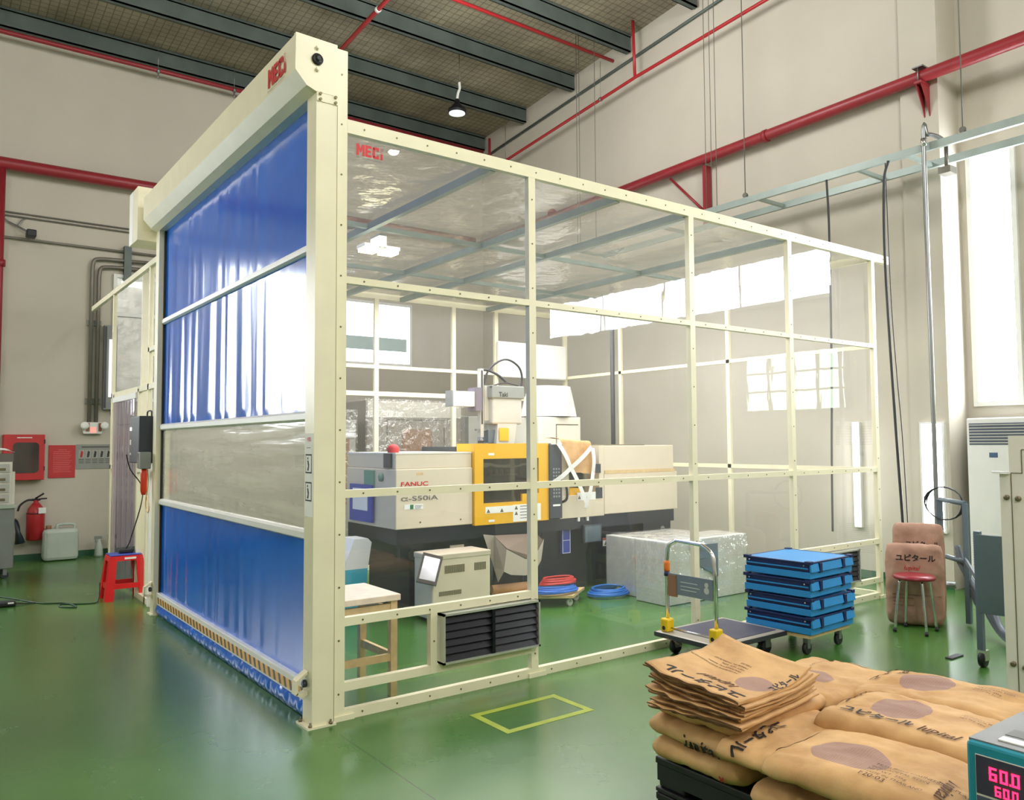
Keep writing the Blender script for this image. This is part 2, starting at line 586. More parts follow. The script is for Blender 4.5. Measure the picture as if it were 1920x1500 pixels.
def bez(pts, n=12):
    """smooth path through points (Catmull-Rom)"""
    P = [V(p) for p in pts]
    P = [2*P[0] - P[1]] + P + [2*P[-1] - P[-2]]
    out = []
    for i in range(1, len(P) - 2):
        for k in range(n):
            t = k / n
            a, b, c, d = P[i-1], P[i], P[i+1], P[i+2]
            out.append(0.5 * ((2*b) + (c - a)*t + (2*a - 5*b + 4*c - d)*t*t + (3*b - a - 3*c + d)*t**3))
    out.append(P[-2])
    return out


# ------------------------------------------------------------------ room shell
XR, XR2, YL = 7.1, 7.5, 8.7         # right wall, its recessed bay, far-left wall
YC = -0.25                          # corner of the pilaster
XB, YF = -7.0, -11.0                # walls behind the camera
def roofz(y): return 7.72 + (8.54 - y) * 0.09

fl = MB(); fl.box((XB - .2, YF - .2, -0.1), (XR2 + .3, YL + .2, 0.0))
struct(fl.build('floor', M['floor']))

w = MB(); w.box((XB - .2, YL, 0), (XR2 + .3, YL + .2, roofz(YL)))
struct(w.build('wall_left', M['wall']))
w = MB()
w.hexa([(XR, YC, 0), (XR2 + .3, YC, 0), (XR2 + .3, YL, 0), (XR, YL, 0)],
       [(XR, YC, roofz(YC)), (XR2 + .3, YC, roofz(YC)), (XR2 + .3, YL, roofz(YL)), (XR, YL, roofz(YL))])
w.hexa([(XR2, YF, 0), (XR2 + .3, YF, 0), (XR2 + .3, YC, 0), (XR2, YC, 0)],
       [(XR2, YF, roofz(YF)), (XR2 + .3, YF, roofz(YF)), (XR2 + .3, YC, roofz(YC)), (XR2, YC, roofz(YC))])
struct(w.build('wall_right', M['wall']))
w = MB(); w.hexa([(XR - .06, YC, 0), (XR, YC, 0), (XR, YC + .42, 0), (XR - .06, YC + .42, 0)],
                 [(XR - .06, YC, roofz(YC)), (XR, YC, roofz(YC)), (XR, YC + .42, roofz(YC + .42)), (XR - .06, YC + .42, roofz(YC + .42))])
struct(w.build('trim_1', M['wall']))
w = MB(); w.hexa([(XB - .2, YF, 0), (XB, YF, 0), (XB, YL, 0), (XB - .2, YL, 0)],
                 [(XB - .2, YF, roofz(YF)), (XB, YF, roofz(YF)), (XB, YL, roofz(YL)), (XB - .2, YL, roofz(YL))])
struct(w.build('wall_back', M['wall']))
w = MB(); w.box((XB - .2, YF - .2, 0), (XR2 + .3, YF, roofz(YF)))
struct(w.build('wall_front', M['wall']))
w = MB(); w.hexa([(XB - .2, YF - .2, roofz(YF - .2)), (XR2 + .3, YF - .2, roofz(YF - .2)), (XR2 + .3, YL + .2, roofz(YL + .2)), (XB - .2, YL + .2, roofz(YL + .2))],
                 [(XB - .2, YF - .2, roofz(YF - .2) + .1), (XR2 + .3, YF - .2, roofz(YF - .2) + .1), (XR2 + .3, YL + .2, roofz(YL + .2) + .1), (XB - .2, YL + .2, roofz(YL + .2) + .1)])
struct(w.build('ceiling', M['ceiling']))

# C-section purlins under the foil
py = [8.54 - 1.36 * i for i in range(14)]
for i, y in enumerate(py):
    z1 = roofz(y)
    m = MB()
    m.box((XB + .02, y, z1 - .29), (XR - .05, y + .02, z1 - .005))
    m.box((XB + .02, y, z1 - .29), (XR - .05, y + .10, z1 - .27))
    m.box((XB + .02, y, z1 - .06), (XR - .05, y + .10, z1 - .04))
    m.box((XB + .02, y + .085, z1 - .29), (XR - .05, y + .1, z1 - .25))
    struct(m.build('trim_%d' % (i + 3), M['galv']))

# green painted baseboards
struct(box('baseboard_left', (XB, YL - .015, 0), (XR, YL, .085), M['base_green']))
struct(box('baseboard_right', (XR - .015, YC + .42, 0), (XR, YL - .02, .085), M['base_green']))
struct(box('baseboard_pilaster', (XR - .075, YC - .0, 0), (XR - .06, YC + .42, .085), M['base_green']))
struct(box('baseboard_bay', (XR2 - .015, YF, 0), (XR2, YC, .085), M['base_green']))

# wainscot ledge on the left wall
# windows: frames, mullions and over-bright panes
def window_y(name, x0, x1, z0, z1, mat, nx=1, nz=1, y=YL, fr='white'):
    """window in the left wall (faces -Y)"""
    m = MB()
    t = .05
    m.box((x0 - t, y - .05, z0 - t), (x1 + t, y - .005, z0)); m.box((x0 - t, y - .05, z1), (x1 + t, y - .005, z1 + t))
    m.box((x0 - t, y - .05, z0), (x0, y - .005, z1)); m.box((x1, y - .05, z0), (x1 + t, y - .005, z1))
    for i in range(1, nx):
        xx = x0 + (x1 - x0) * i / nx
        m.box((xx - .02, y - .045, z0), (xx + .02, y - .01, z1))
    for i in range(1, nz):
        zz = z0 + (z1 - z0) * i / nz
        m.box((x0, y - .045, zz - .015), (x1, y - .01, zz + .015))
    o = struct(m.build(name, M[fr]))
    p = MB().box((x0, y - .02, z0), (x1, y - .012, z1)).build('pane', mat, o)
    return o

def window_x(name, y0, y1, z0, z1, mat, ny=1, nz=1, x=XR2, fr='white', t=.05):
    m = MB()
    m.box((x - .05, y0 - t, z0 - t), (x - .005, y1 + t, z0)); m.box((x - .05, y0 - t, z1), (x - .005, y1 + t, z1 + t))
    m.box((x - .05, y0 - t, z0), (x - .005, y0, z1)); m.box((x - .05, y1, z0), (x - .005, y1 + t, z1))
    for i in range(1, ny):
        yy = y0 + (y1 - y0) * i / ny
        m.box((x - .045, yy - .02, z0), (x - .01, yy + .02, z1))
    for i in range(1, nz):
        zz = z0 + (z1 - z0) * i / nz
        m.box((x - .045, y0, zz - .012), (x - .01, y1, zz + .012))
    o = struct(m.build(name, M[fr]))
    MB().box((x - .02, y0, z0), (x - .012, y1, z1)).build('pane', mat, o)
    return o

# far-left wall, seen through the partition: tall daylight window with an open awning below
o = window_y('window_1', 4.1, 5.41, 3.06, 4.12, M['day_left'], 2, 1)
MB().box((4.12, YL - .06, 3.28), (5.34, YL - .052, 3.52)).build('awning_sash', M['day_awn'] if 'day_awn' in M else plain('teal_awning_glass', (176, 206, 206), 0.2), o)
# foil-covered window left of the roller door
o = window_y('window_2', 0.44, 0.98, 2.3, 4.1, M['foil'], 1, 1)
MB().box((.42, YL - .06, 3.52), (1.0, YL - .048, 3.58)).build('crossbar', M['white'], o)
MB().box((.5, YL - .035, 3.98), (.95, YL - .021, 4.06)).build('light_gap', M['day_soft'], o)
# big daylight window left of the picture, the one mirrored in the curtain
window_y('window_3', -4.9, -2.35, 2.1, 4.5, M['day_hall'], 3, 2)
# strip windows and gridded window in the recessed bay of the right wall
window_x('window_4', -7.0, -1.32, 3.5, 4.1, M['day'], 4, 1)
window_x('window_5', -2.65, -1.14, 2.02, 2.78, M['day_green'], 4, 3, fr='grey')
window_x('window_6', -0.78, -0.38, 2.02, 4.75, M['day'], 1, 1)  # bright window, its tall glowing pane shaped to stand in for glare
# narrow floor-length light slot between pilaster and air conditioner
window_x('window_7', -0.19, 0.03, 0.62, 1.78, M['day'], 1, 1, x=XR - .06, t=.02)
# windows far behind the camera
window_y('window_8', -6.4, -5.3, 2.1, 4.5, M['day_left'], 2, 2)


# ------------------------------------------------------------------ company logo: block letters M E C i
def logo(org, xd, yd, h, parent, tagline=True):
    """org = lower-left corner, h = letter height"""
    org, xd, yd = V(org), V(xd).normalized(), V(yd).normalized()
    nrm = xd.cross(yd)
    P = lambda x, y: org + xd * x * h + yd * y * h + nrm * 0.002
    m = MB()
    def rect(x0, y0, x1, y1): m.quad(P(x0, y0), P(x1, y0), P(x1, y1), P(x0, y1))
    # M
    rect(0, 0, .24, 1); rect(.54, 0, .78, 1)
    m.poly([P(.24, 1), P(.24, .55), P(.39, .2), P(.54, .55), P(.54, 1), P(.39, .62)])
    # E
    rect(.84, 0, 1.06, 1); rect(1.06, .78, 1.42, 1); rect(1.06, .4, 1.36, .6); rect(1.06, 0, 1.42, .22)
    # C
    m.poly([P(1.5, .1), P(1.6, 0), P(1.74, .22), P(1.74, .78), P(1.6, 1), P(1.5, .9)])
    rect(1.6, .78, 2.12, 1); rect(1.6, 0, 2.12, .22); rect(1.92, .66, 2.12, .78); rect(1.92, .22, 2.12, .34)
    # i
    rect(2.26, 0, 2.48, .52)
    m.poly([P(2.26, .60), P(2.37, .52), P(2.48, .60), P(2.48, .64), P(2.37, .56), P(2.26, .64)])
    rect(2.26, .60, 2.29, 1.0); rect(2.45, .60, 2.48, 1.0); rect(2.26, .97, 2.48, 1.0)
    o = m.build('logo', M['logo_red'], parent, recalc=False)
    if tagline:
        text('Satisfaction without compromise', h * .17, P(0, -.24), xd, yd, M['ink_grey'], parent, 'tagline', shear=.2, width=2.42 * h, lift=.002)
    return o

# ------------------------------------------------------------------ high-speed roller door
D = thing('roller_door', 'tall cream framed roller door with shiny blue curtain and clear vision strip', 'roller door', (-0.03, 1.9, 0))
XF = -0.03                           # curtain plane
Y0, Y1 = 0.105, 3.73                 # clear opening between the guides
# header box: chamfered profile swept along Y
prof = [(-.213, 3.977), (-.216, 3.762), (-.148, 3.686), (-.092, 3.655), (.04, 3.655), (.04, 3.972)]
hd = MB(); hd.prism([(x, 0.0, z) for x, z in prof], (0, 3.83, 0))
H = hd.build('header_box', M['cream'], D)
ec = MB()
pr2 = [(-.217, 3.979), (-.220, 3.76), (-.150, 3.682), (-.092, 3.66), (.04, 3.66), (.04, 3.974)]
ec.prism([(x, -.03, z) for x, z in pr2], (0, .03, 0))
E_ = ec.build('end_plate', M['cream'], H)
bk = MB(); bk.lathe((-.088, -.03, 3.85), [(.034, 0), (.034, -.012), (.026, -.016), (.012, -.018), (.012, -.03)], 20, 'y')
bk.build('shaft_cap', M['black'], H)
for z in (3.918, 3.788):
    MB().lathe((-.09, -.03, z), [(.013, 0), (.013, -.01), (.007, -.012), (.007, -.02)], 6, 'y').build('bolt', M['cream'], H)
br = MB(); br.box((-.09, -.036, 3.605), (.04, -.03, 3.655))
B_ = br.build('bracket', M['cream'], H)
for x in (-.07, .025):
    for z in (3.648, 3.615):
        MB().lathe((x, -.036, z), [(.009, 0), (.009, -.012)], 6, 'y').build('bolt', M['cream_dark'], B_)
logo((-.2185, .42, 3.80), (0, -1, 0), (0, 0, 1), .118, H)

# guide rails
def guide(y0, y1, zt):
    m = MB()
    m.box((-.09, y0, 0.012), (.04, y1, zt))
    return m
g1 = guide(-.03, .105, 3.655).build('guide_rail', M['cream'], D)
g2 = guide(3.73, 3.85, 3.655).build('guide_rail', M['cream'], D)
# near guide: joint, slot seal, base plate, warning label
box('seam', (.0395, -.031, .012), (.0425, -.0295, 3.655), M['cream_dark'], g1)
box('brush_seal', (-.045, .105, .02), (-.02, .112, 3.65), M['black'], g1)
bp_ = MB(); bp_.box((-.12, -.045, 0), (.05, .13, .012)); BP = bp_.build('base_plate', M['cream'], g1)
for x, y in ((-.105, .1), (-.1, -.03), (.02, -.038)):
    MB().lathe((x, y, .012), [(.012, 0), (.012, .01), (.006, .012), (.006, .024)], 6).build('anchor_bolt', M['screw'], BP)
lb = MB(); lb.box((-.0915, -.02, 1.18), (-.09, .095, 1.66)); LB = lb.build('warning_label', M['paper'], g1)
for z0, z1 in ((1.43, 1.54), (1.27, 1.38)):
    fr = MB()
    fr.quad((-.0925, .085, z0), (-.0925, -.005, z0), (-.0925, -.005, z1), (-.0925, .085, z1))
    fr.build('pictogram_frame', M['ink'], LB)
    fr = MB()
    fr.quad((-.0928, .078, z0 + .008), (-.0928, .002, z0 + .008), (-.0928, .002, z1 - .008), (-.0928, .078, z1 - .008))
    fr.build('pictogram_ground', M['paper'], LB)
    fig = MB()
    fig.poly([(-.0931, .05 + .008 * math.cos(a * PI / 5), z1 - .024 + .008 * math.sin(a * PI / 5)) for a in range(10)])
    fig.poly([(-.0931, .06, z0 + .015), (-.0931, .048, z0 + .04), (-.0931, .058, z1 - .036), (-.0931, .04, z1 - .036), (-.0931, .03, z0 + .05), (-.0931, .036, z0 + .015)])
    fig.build('pictogram', M['ink'], LB)
logo((-.0922, .06, 1.615), (0, -1, 0), (0, 0, 1), .022, LB, False)
MB().box((-.093, .012, 1.575), (-.0922, .07, 1.579)).build('caption_line', M['ink_grey'], LB)
# far guide base, seal
box('brush_seal', (-.046, 3.70, .02), (-.02, 3.73, 3.65), M['black'], g2)
box('base_plate', (-.11, 3.72, 0), (.05, 3.88, .012), M['cream'], g2)

# curtain: four sections between white wind bars
def fold(y, z, seed, amp, zt, zb, tight):
    k = (z - zb) / max(.01, zt - zb)
    a = amp * (0.35 + 0.65 * (1 - k) ** tight)
    ph = noise.noise(V((y * 2.2, z * .3, seed))) * 2
    s = math.sin(y * 22 + ph * 2.4 + seed) * .6 + math.sin(y * 37 + ph * 3 + seed * 2) * .3 + noise.noise(V((y * 7, z * .7, seed * 3))) * .8
    a *= .22 + .78 * min(1, max(0, (y - .5) / .8))
    edge = min(1, (y - Y0) / .12, (Y1 - y) / .12)
    clamp = min(1, (z - zb) / .05 + .15, (zt - z) / .05 + .15)
    return a * s * max(0, edge) * max(0.12, clamp)

def section(zb, zt, mat, seed, amp, tight, name):
    m = MB()
    m.grid(lambda u, v: (XF + fold(Y0 + (Y1 - Y0) * u, zb + (zt - zb) * v, seed, amp, zt, zb, tight), Y0 + (Y1 - Y0) * u, zb + (zt - zb) * v), 150, 26)
    return m.build(name, mat, D)
section(2.80, 3.70, M['pvc'], 1.3, .0018, .6, 'curtain_section')
section(1.79, 2.77, M['pvc'], 4.1, .0075, 1.1, 'curtain_section')
vs = section(1.085, 1.755, M['vision'], 8.7, .0015, .6, 'vision_section')
section(.215, 1.055, M['pvc'], 2.6, .006, 3.0, 'curtain_section')
for z in (2.775, 1.765, 1.06):
    m = MB()
    m.prism([(XF - .012, Y0 - .02, z - .03), (XF - .03, Y0 - .02, z - .018), (XF - .03, Y0 - .02, z + .016), (XF - .012, Y0 - .02, z + .03), (XF + .02, Y0 - .02, z + .03), (XF + .02, Y0 - .02, z - .03)], (0, Y1 - Y0 + .01, 0))
    m.build('wind_bar', M['white'], D)
# bottom bar with chevron tape, loose blue skirt that meets the floor
m = MB(); m.box((XF - .035, Y0 + .01, .105), (XF + .03, Y1 - .01, .215), .006)
BB = m.build('bottom_bar', M['white'], D)
m = MB(); m.box((XF - .0375, Y0 + .02, .122), (XF - .0352, Y1 - .06, .178)); m.build('warning_stripe', M['hazard'], BB)
m = MB()
def skirt(u, v):
    y = Y0 + .02 + (Y1 - Y0 - .04) * u
    puff = math.sin(PI * v)
    w_ = .02 * puff + .012 * puff * noise.noise(V((y * 9, v * 2, 3))) + .004 * math.sin(y * 60) * puff
    zz = .105 * v + .004
    return (XF - .018 - w_, y, zz)
m.grid(skirt, 180, 6)
m.grid(lambda u, v: (XF + .018 + .01 * math.sin(PI * v), Y0 + .02 + (Y1 - Y0 - .04) * u, .105 * v + .004), 20, 4)
m.build('bottom_skirt', M['pvc'], D)
# safety sensor housings at the foot of each guide
def sensor(yc, s):
    m = MB()
    y = yc
    pts = [(-.093, y, .30), (-.15, y, .25), (-.155, y, .19), (-.12, y, .165), (-.093, y, .19)]
    ring = []
    m.prism([(-.093, y - .03, .31), (-.16, y - .03, .262), (-.165, y - .03, .185), (-.15, y - .03, .185), (-.148, y - .03, .255), (-.093, y - .03, .292)], (0, .06, 0))
    m.prism([(-.165, y - .03, .185), (-.12, y - .03, .165), (-.093, y - .03, .178), (-.093, y - .03, .195), (-.12, y - .03, .185), (-.15, y - .03, .198)], (0, .06, 0))
    o = m.build('sensor_guard', M['cream'], D)
    MB().lathe((-.093, y, .235), [(.022, 0), (.022, -.018), (.014, -.022)], 12, 'x').build('sensor_eye', M['navy2'], o)
sensor(.055, 1)
sensor(3.80, -1)
# motor cover at the far end of the header
m = MB()
m.hexa([(-.235, 3.99, 3.60), (.06, 3.99, 3.60), (.06, 4.36, 3.60), (-.235, 4.36, 3.60)],
       [(-.235, 3.99, 4.13), (.06, 3.99, 4.13), (.06, 4.36, 4.13), (-.235, 4.36, 4.13)])
MC = m.build('motor_cover', M['cream'], D)
MB().box((-.12, 3.84, 3.70), (.02, 3.99, 3.9)).build('gear_neck', M['cream'], D)
MB().box((-.237, 4.20, 3.601), (-.234, 4.358, 4.129)).build('cover_lip', M['white'], MC)
# conduit stub and junction at the far top of the header
m = MB(); m.tube(bez([(-.05, 3.7, 3.98), (-.05, 3.72, 4.05), (-.02, 3.85, 4.07), (.02, 3.95, 4.05)]), .012)
m.lathe((-.05, 3.7, 3.975), [(.03, 0), (.03, .05), (.012, .06)], 12)
m.build('cable_gland', M['steel'], H)


# ------------------------------------------------------------------ clear partition: front wall
def screws(m, pts, ax):
    m.mi = 1
    for p in pts:
        m.lathe(p, [(.006, 0), (.006, -.003)], 6, ax)
    m.mi = 0

def rail_x(parent, x0, x1, zt, h, y=0.0, name='rail', d=.04, pitch=.22, scr=True):
    m = MB(); m.box((x0, y + .003, zt - h), (x1, y + .003 + d, zt)); m.box((x0, y, zt - h), (x1, y + .003, zt))
    if scr:
        n = max(1, int((x1 - x0) / pitch))
        screws(m, [(x0 + (x1 - x0) * (i + .5) / n, y, zt - h / 2) for i in range(n)], 'y')
    return m.build(name, [M['cream'], M['screw']], parent)

def post_x(parent, x0, x1, z0, z1, y=0.0, d=.04, name='post', scr=True):
    m = MB(); m.box((x0, y + .003, z0), (x1, y + .003 + d, z1)); m.box((x0 - .0, y - .001, z0), (x1, y + .003, z1))
    if scr:
        n = max(1, int((z1 - z0) / .3))
        screws(m, [((x0 + x1) / 2, y - .001, z0 + (z1 - z0) * (i + .5) / n) for i in range(n)], 'y')
    return m.build(name, [M['cream'], M['screw']], parent)

def sheet_x(parent, x0, x1, z0, z1, y=.024, mat='panel'):
    m = MB(); m.quad((x0, y, z0), (x1, y, z0), (x1, y, z1), (x0, y, z1))
    return m.build('clear_sheet', M[mat], parent, recalc=False)

P = thing('partition_wall', 'long cream framed clear partition with dark louver, running right from the roller door', 'partition', (3.05, 0.02, 0))
post_x(P, .045, .12, 0, 3.97)
PX = [(1.499, 1.558), (3.178, 3.238), (4.55, 4.607), (6.003, 6.06)]
for a, b in PX: post_x(P, a, b, 0.0, 3.47)
rail_x(P, .12, 6.35, 3.553, .083, name='top_rail', y=-.002)
edges = [.12] + [v for p in PX for v in p]
bays = [(edges[0], edges[1]), (edges[2], edges[3]), (edges[4], edges[5]), (edges[6], edges[7])]
for i, (a, b) in enumerate(bays):
    rail_x(P, a, b, 2.598, .042); rail_x(P, a, b, 1.327, .046); rail_x(P, a, b, .058, .058, name='bottom_rail')
    sheet_x(P, a, b, 2.598, 3.47); sheet_x(P, a, b, 1.327, 2.556)
    if i in (1, 2): sheet_x(P, a, b, .058, 1.281)
# floor feet
for x in (.09, 1.53, 6.03):
    MB().box((x - .06, -.012, 0), (x + .09, 0.0, .03)).build('foot_plate', M['cream'], P)
# lower left bay: louver between two extra rails
a, b = bays[0]
rail_x(P, a, b, .585, .05); rail_x(P, a, b, .212, .05, scr=False)
post_x(P, .70, .748, .162, .56)
sheet_x(P, a, b, .585, 1.281); sheet_x(P, a, .70, .212, .535); sheet_x(P, a, b, .058, .162)
def louver(parent, x0, x1, z0, z1, yf=-.055):
    m = MB(); t = .014
    m.box((x0, yf, z0), (x1, .02, z0 + t)); m.box((x0, yf, z1 - t), (x1, .02, z1))
    m.box((x0, yf, z0), (x0 + t, .02, z1)); m.box((x1 - t, yf, z0), (x1, .02, z1))
    o = m.build('louver', M['alu'], parent)
    MB().box((x0 + t, -.02, z0 + t), (x1 - t, -.01, z1 - t)).build('louver_back', M['navy'], o)
    n = 6
    for k in range(n):
        z = z0 + t + (z1 - z0 - 2 * t) * k / n
        dz = (z1 - z0 - 2 * t) / n
        s = MB(); s.hexa([(x0 + t, yf + .010, z), (x1 - t, yf + .010, z), (x1 - t, yf + .013, z), (x0 + t, yf + .013, z)],
                         [(x0 + t, yf + .034, z + dz * .98), (x1 - t, yf + .034, z + dz * .98), (x1 - t, yf + .037, z + dz * .98), (x0 + t, yf + .037, z + dz * .98)])
        s.build('slat', M['black_gloss'], o)
    xm = (x0 + x1) / 2
    MB().box((xm - .012, yf + .002, z0 + t), (xm + .012, yf + .03, z1 - t)).build('mullion', M['black_gloss'], o)
M['black_gloss'] = plain('glossy_dark_blue', (5, 6, 20), 0.3, spec=.45)
louver(P, .762, 1.535, .215, .528)
# lower right bay with a second louver
a, b = bays[3]
rail_x(P, a, b, .60, .05); rail_x(P, a, b, .21, .05)
sheet_x(P, a, b, .60, 1.281); sheet_x(P, a, b, .058, .16)
louver(P, 4.72, 5.55, .225, .54)
sheet_x(P, 5.56, b, .21, .55)
L_ = logo((0.188, 0.02, 3.356), (1, 0, 0), (0, 0, 1), .072, P)

# ------------------------------------------------------------------ right, rear and left partition walls and roof frame
XE, YE = 6.06, 4.94
Pr = thing('partition_wall', 'clear partition seen end-on at the far right end, running back beside the window wall', 'partition', (XE - .03, 2.5, 0))
def rail_y(parent, x, y0, y1, zt, h, name='rail', d=.04):
    return box(name, (x - d, y0, zt - h), (x, y1, zt), M['cream'], parent)
def post_y(parent, x, y0, y1, z0, z1, d=.04):
    return box('post', (x - d, y0, z0), (x, y1, z1), M['cream'], parent)
def sheet_y(parent, x, y0, y1, z0, z1, mat='panel_rear'):
    m = MB(); m.quad((x, y0, z0), (x, y1, z0), (x, y1, z1), (x, y0, z1))
    return m.build('clear_sheet', M[mat], parent, recalc=False)
py_ = [.06, 1.85, 3.72, YE - .06]
for y in py_[1:3]: post_y(Pr, XE, y, y + .05, 0, 3.47)
for zt, h, nm in ((3.55, .08, 'top_rail'), (2.598, .042, 'rail'), (1.327, .046, 'rail'), (.058, .058, 'bottom_rail')):
    rail_y(Pr, XE, .06, YE - .06, zt, h, nm)
for a, b in zip(py_, py_[1:]):
    for z0, z1 in ((2.598, 3.47), (1.327, 2.556), (.058, 1.281)):
        sheet_y(Pr, XE - .02, a + .05, b, z0, z1)

Pb = thing('partition_wall', 'clear partition behind the injection moulding machine, parallel to the front one', 'partition', (3.1, YE, 0))
for a in (0.02, 2.80, 3.98, 4.70, XE - .06): post_x(Pb, a, a + .06, 0, 3.47, y=YE - .02, scr=False)
for zt, h, nm in ((3.55, .08, 'top_rail'), (2.61, .045, 'rail'), (2.27, .06, 'rail'), (.058, .058, 'bottom_rail')):
    rail_x(Pb, .08, XE - .06, zt, h, y=YE - .02, name=nm, scr=False)
bx = [.08, 2.80, 3.98, 4.70, XE - .06]
for a, b in zip(bx, bx[1:]):
    for z0, z1 in ((2.61, 3.47), (.058, 2.21)):
        sheet_x(Pb, a, b, z0, z1, y=YE, mat='panel_rear')

Pl = thing('partition_wall', 'cream framed clear partition with strip curtain doorway, left beyond the roller door', 'partition', (-.0, 5.9, 0))
YB = 7.86
for y in (4.40, 4.84, 6.17): post_y(Pl, .02, y, y + .05, 0, 3.45 if y not in (4.84, 6.17) else 2.2)
post_y(Pl, .02, 6.30, 6.35, 0, 3.45)
post_y(Pl, .02, 3.90, 3.95, 0, 3.45)
rail_y(Pl, .02, 3.90, YB, 3.50, .06, 'top_rail'); rail_y(Pl, .02, 3.95, 6.35, 2.225, .06); rail_y(Pl, .02, 3.95, 4.84, 1.36, .05)
rail_y(Pl, .02, 6.20, 6.35, 1.36, .05); rail_y(Pl, .02, 3.95, 4.84, .058, .058, 'bottom_rail')
sheet_y(Pl, 0, 3.95, 4.4, 2.225, 3.44); sheet_y(Pl, 0, 4.45, 6.30, 2.225, 3.44)
sheet_y(Pl, 0, 3.95, 4.84, 1.36, 2.165); sheet_y(Pl, 0, 3.95, 4.84, .058, 1.31)
rail_y(Pl, .02, 3.95, 4.45, 2.60, .045)
box('hanging_track', (-.04, 4.90, 2.10), (-.02, 6.15, 2.16), M['white'], Pl)
for k in range(9):
    y0 = 4.90 + k * .137
    m = MB()
    m.grid(lambda u, v: (-.03 + .012 * math.sin(PI * u) + (.006 if k % 2 else 0), y0 + .165 * u, .03 + 2.08 * v), 6, 4)
    m.build('strip', M['strip'], Pl)
Rf = thing('partition_roof', 'flat cream roof frame covered with crinkled clear film over the machine enclosure', 'roof', (3.05, 2.5, 3.47))
for x in (1.22, 2.41, 3.19, 4.57):
    box('roof_beam', (x - .025, .045, 3.46), (x + .025, YE - .02, 3.52), M['galv_light'], Rf)
for y in (1.9, 3.4):
    xs = [.06, 1.195, 1.245, 2.385, 2.435, 3.165, 3.215, 4.545, 4.595, 6.02]
    for a, b in zip(xs[::2], xs[1::2]):
        box('cross_beam', (a, y - .02, 3.47), (b, y + .02, 3.51), M['galv_light'], Rf)
m = MB()
m.grid(lambda u, v: (.08 + 5.92 * u, .06 + 4.82 * v, 3.532 + .010 * noise.noise(V((u * 30, v * 24, 1)))), 70, 60)
m.build('roof_sheet', M['roof_film'], Rf)


# ------------------------------------------------------------------ pipes, trays, lamps
def pipe(name, label, path, r, mat, cat='pipe', group=None, n=12):
    return tag(MB().tube(path, r, n).build(name, mat), label, cat, group)

# right wall
o = thing('fire_main_pipe', 'thick red pipe running high along the window wall on a steel bracket', 'pipe', (6.93, 2, 5.6))
MB().tube([(6.93, YL - .03, 5.50), (6.93, 3.38, 5.585), (6.93, -1.1, 5.64), (6.93, YF + .05, 5.70)], .07, 16).build('pipe_run', M['maroon'], o)
for y in (1.9, 6.3):
    MB().lathe((6.93, y, 5.60), [(.082, -.03), (.082, .03)], 16, 'y').build('coupling', M['maroon'], o)
bk = MB()
bk.box((6.84, -.17, 5.535), (XR - .06, -.09, 5.56))
bk.prism([(6.86, -.165, 5.535), (XR - .062, -.165, 5.535), (XR - .062, -.165, 5.20), (7.0, -.165, 5.30)], (0, .012, 0))
bk.prism([(6.86, -.107, 5.535), (XR - .06, -.107, 5.535), (XR - .06, -.107, 5.20), (7.0, -.107, 5.30)], (0, .012, 0))
bk.build('wall_bracket', M['maroon'], o)
bk = MB(); bk.box((6.84, -.19, 5.71), (7.03, -.07, 5.725)); bk.tube([(6.85, -.13, 5.56), (6.85, -.13, 5.72)], .008); bk.build('pipe_clamp', M['steel'], o)
# angled wall bracket further along
bk = MB(); bk.box((6.95, 2.93, 4.65), (7.09, 2.98, 5.51)); bk.tube([(7.05, 2.95, 4.8), (6.97, 3.6, 5.5)], .02); bk.build('wall_bracket', M['maroon'], o)

o = thing('sprinkler_pipe', 'thin red pipe sloping along the window wall below the roof', 'pipe', (6.8, 4, 7.1))
MB().tube([(6.8, 8.4, 6.80), (6.8, 7.38, 6.88), (6.8, 4.13, 7.19), (6.8, 1.77, 7.33), (6.8, -4, 7.62)], .026, 10).build('pipe_run', M['red'], o)
MB().tube([(6.8, 4.13, 7.19), (6.8, 4.16, roofz(4.16) - .02)], .024, 10).build('riser', M['red'], o)
MB().tube([(6.8, 8.02, 6.83), (6.8, 8.02, 7.45)], .026, 10).build('riser', M['maroon'], o)
for y, z in ((4.9, 7.12), (1.6, 7.345), (7.5, 6.87)):
    m = MB(); m.lathe((6.8, y, z), [(.034, -.02), (.034, .02)], 12, 'y'); m.tube([(6.8, y, z + .03), (6.8, y, roofz(y) - .3)], .004, 6)
    m.build('hanger', M['steel'], o)
pipe('sprinkler_pipe', 'thin red pipe crossing under the foil ceiling toward the window wall', [(-6.5, 4.46, 7.60), (6.74, 4.54, 7.59)], .026, M['red'])
o = thing('sprinkler_pipe', 'red pipe running back under the roof above the roller door header', 'pipe', (3.0, 4, 7.5))
MB().tube([(2.98, 8.6, 7.28), (3.0, 5.0, 7.54), (3.03, -2.0, 8.0)], .032, 10).build('pipe_run', M['red'], o)
MB().lathe((3.0, 5.25, 7.525), [(.042, -.025), (.042, .025)], 12, 'y').build('clamp', M['white'], o)

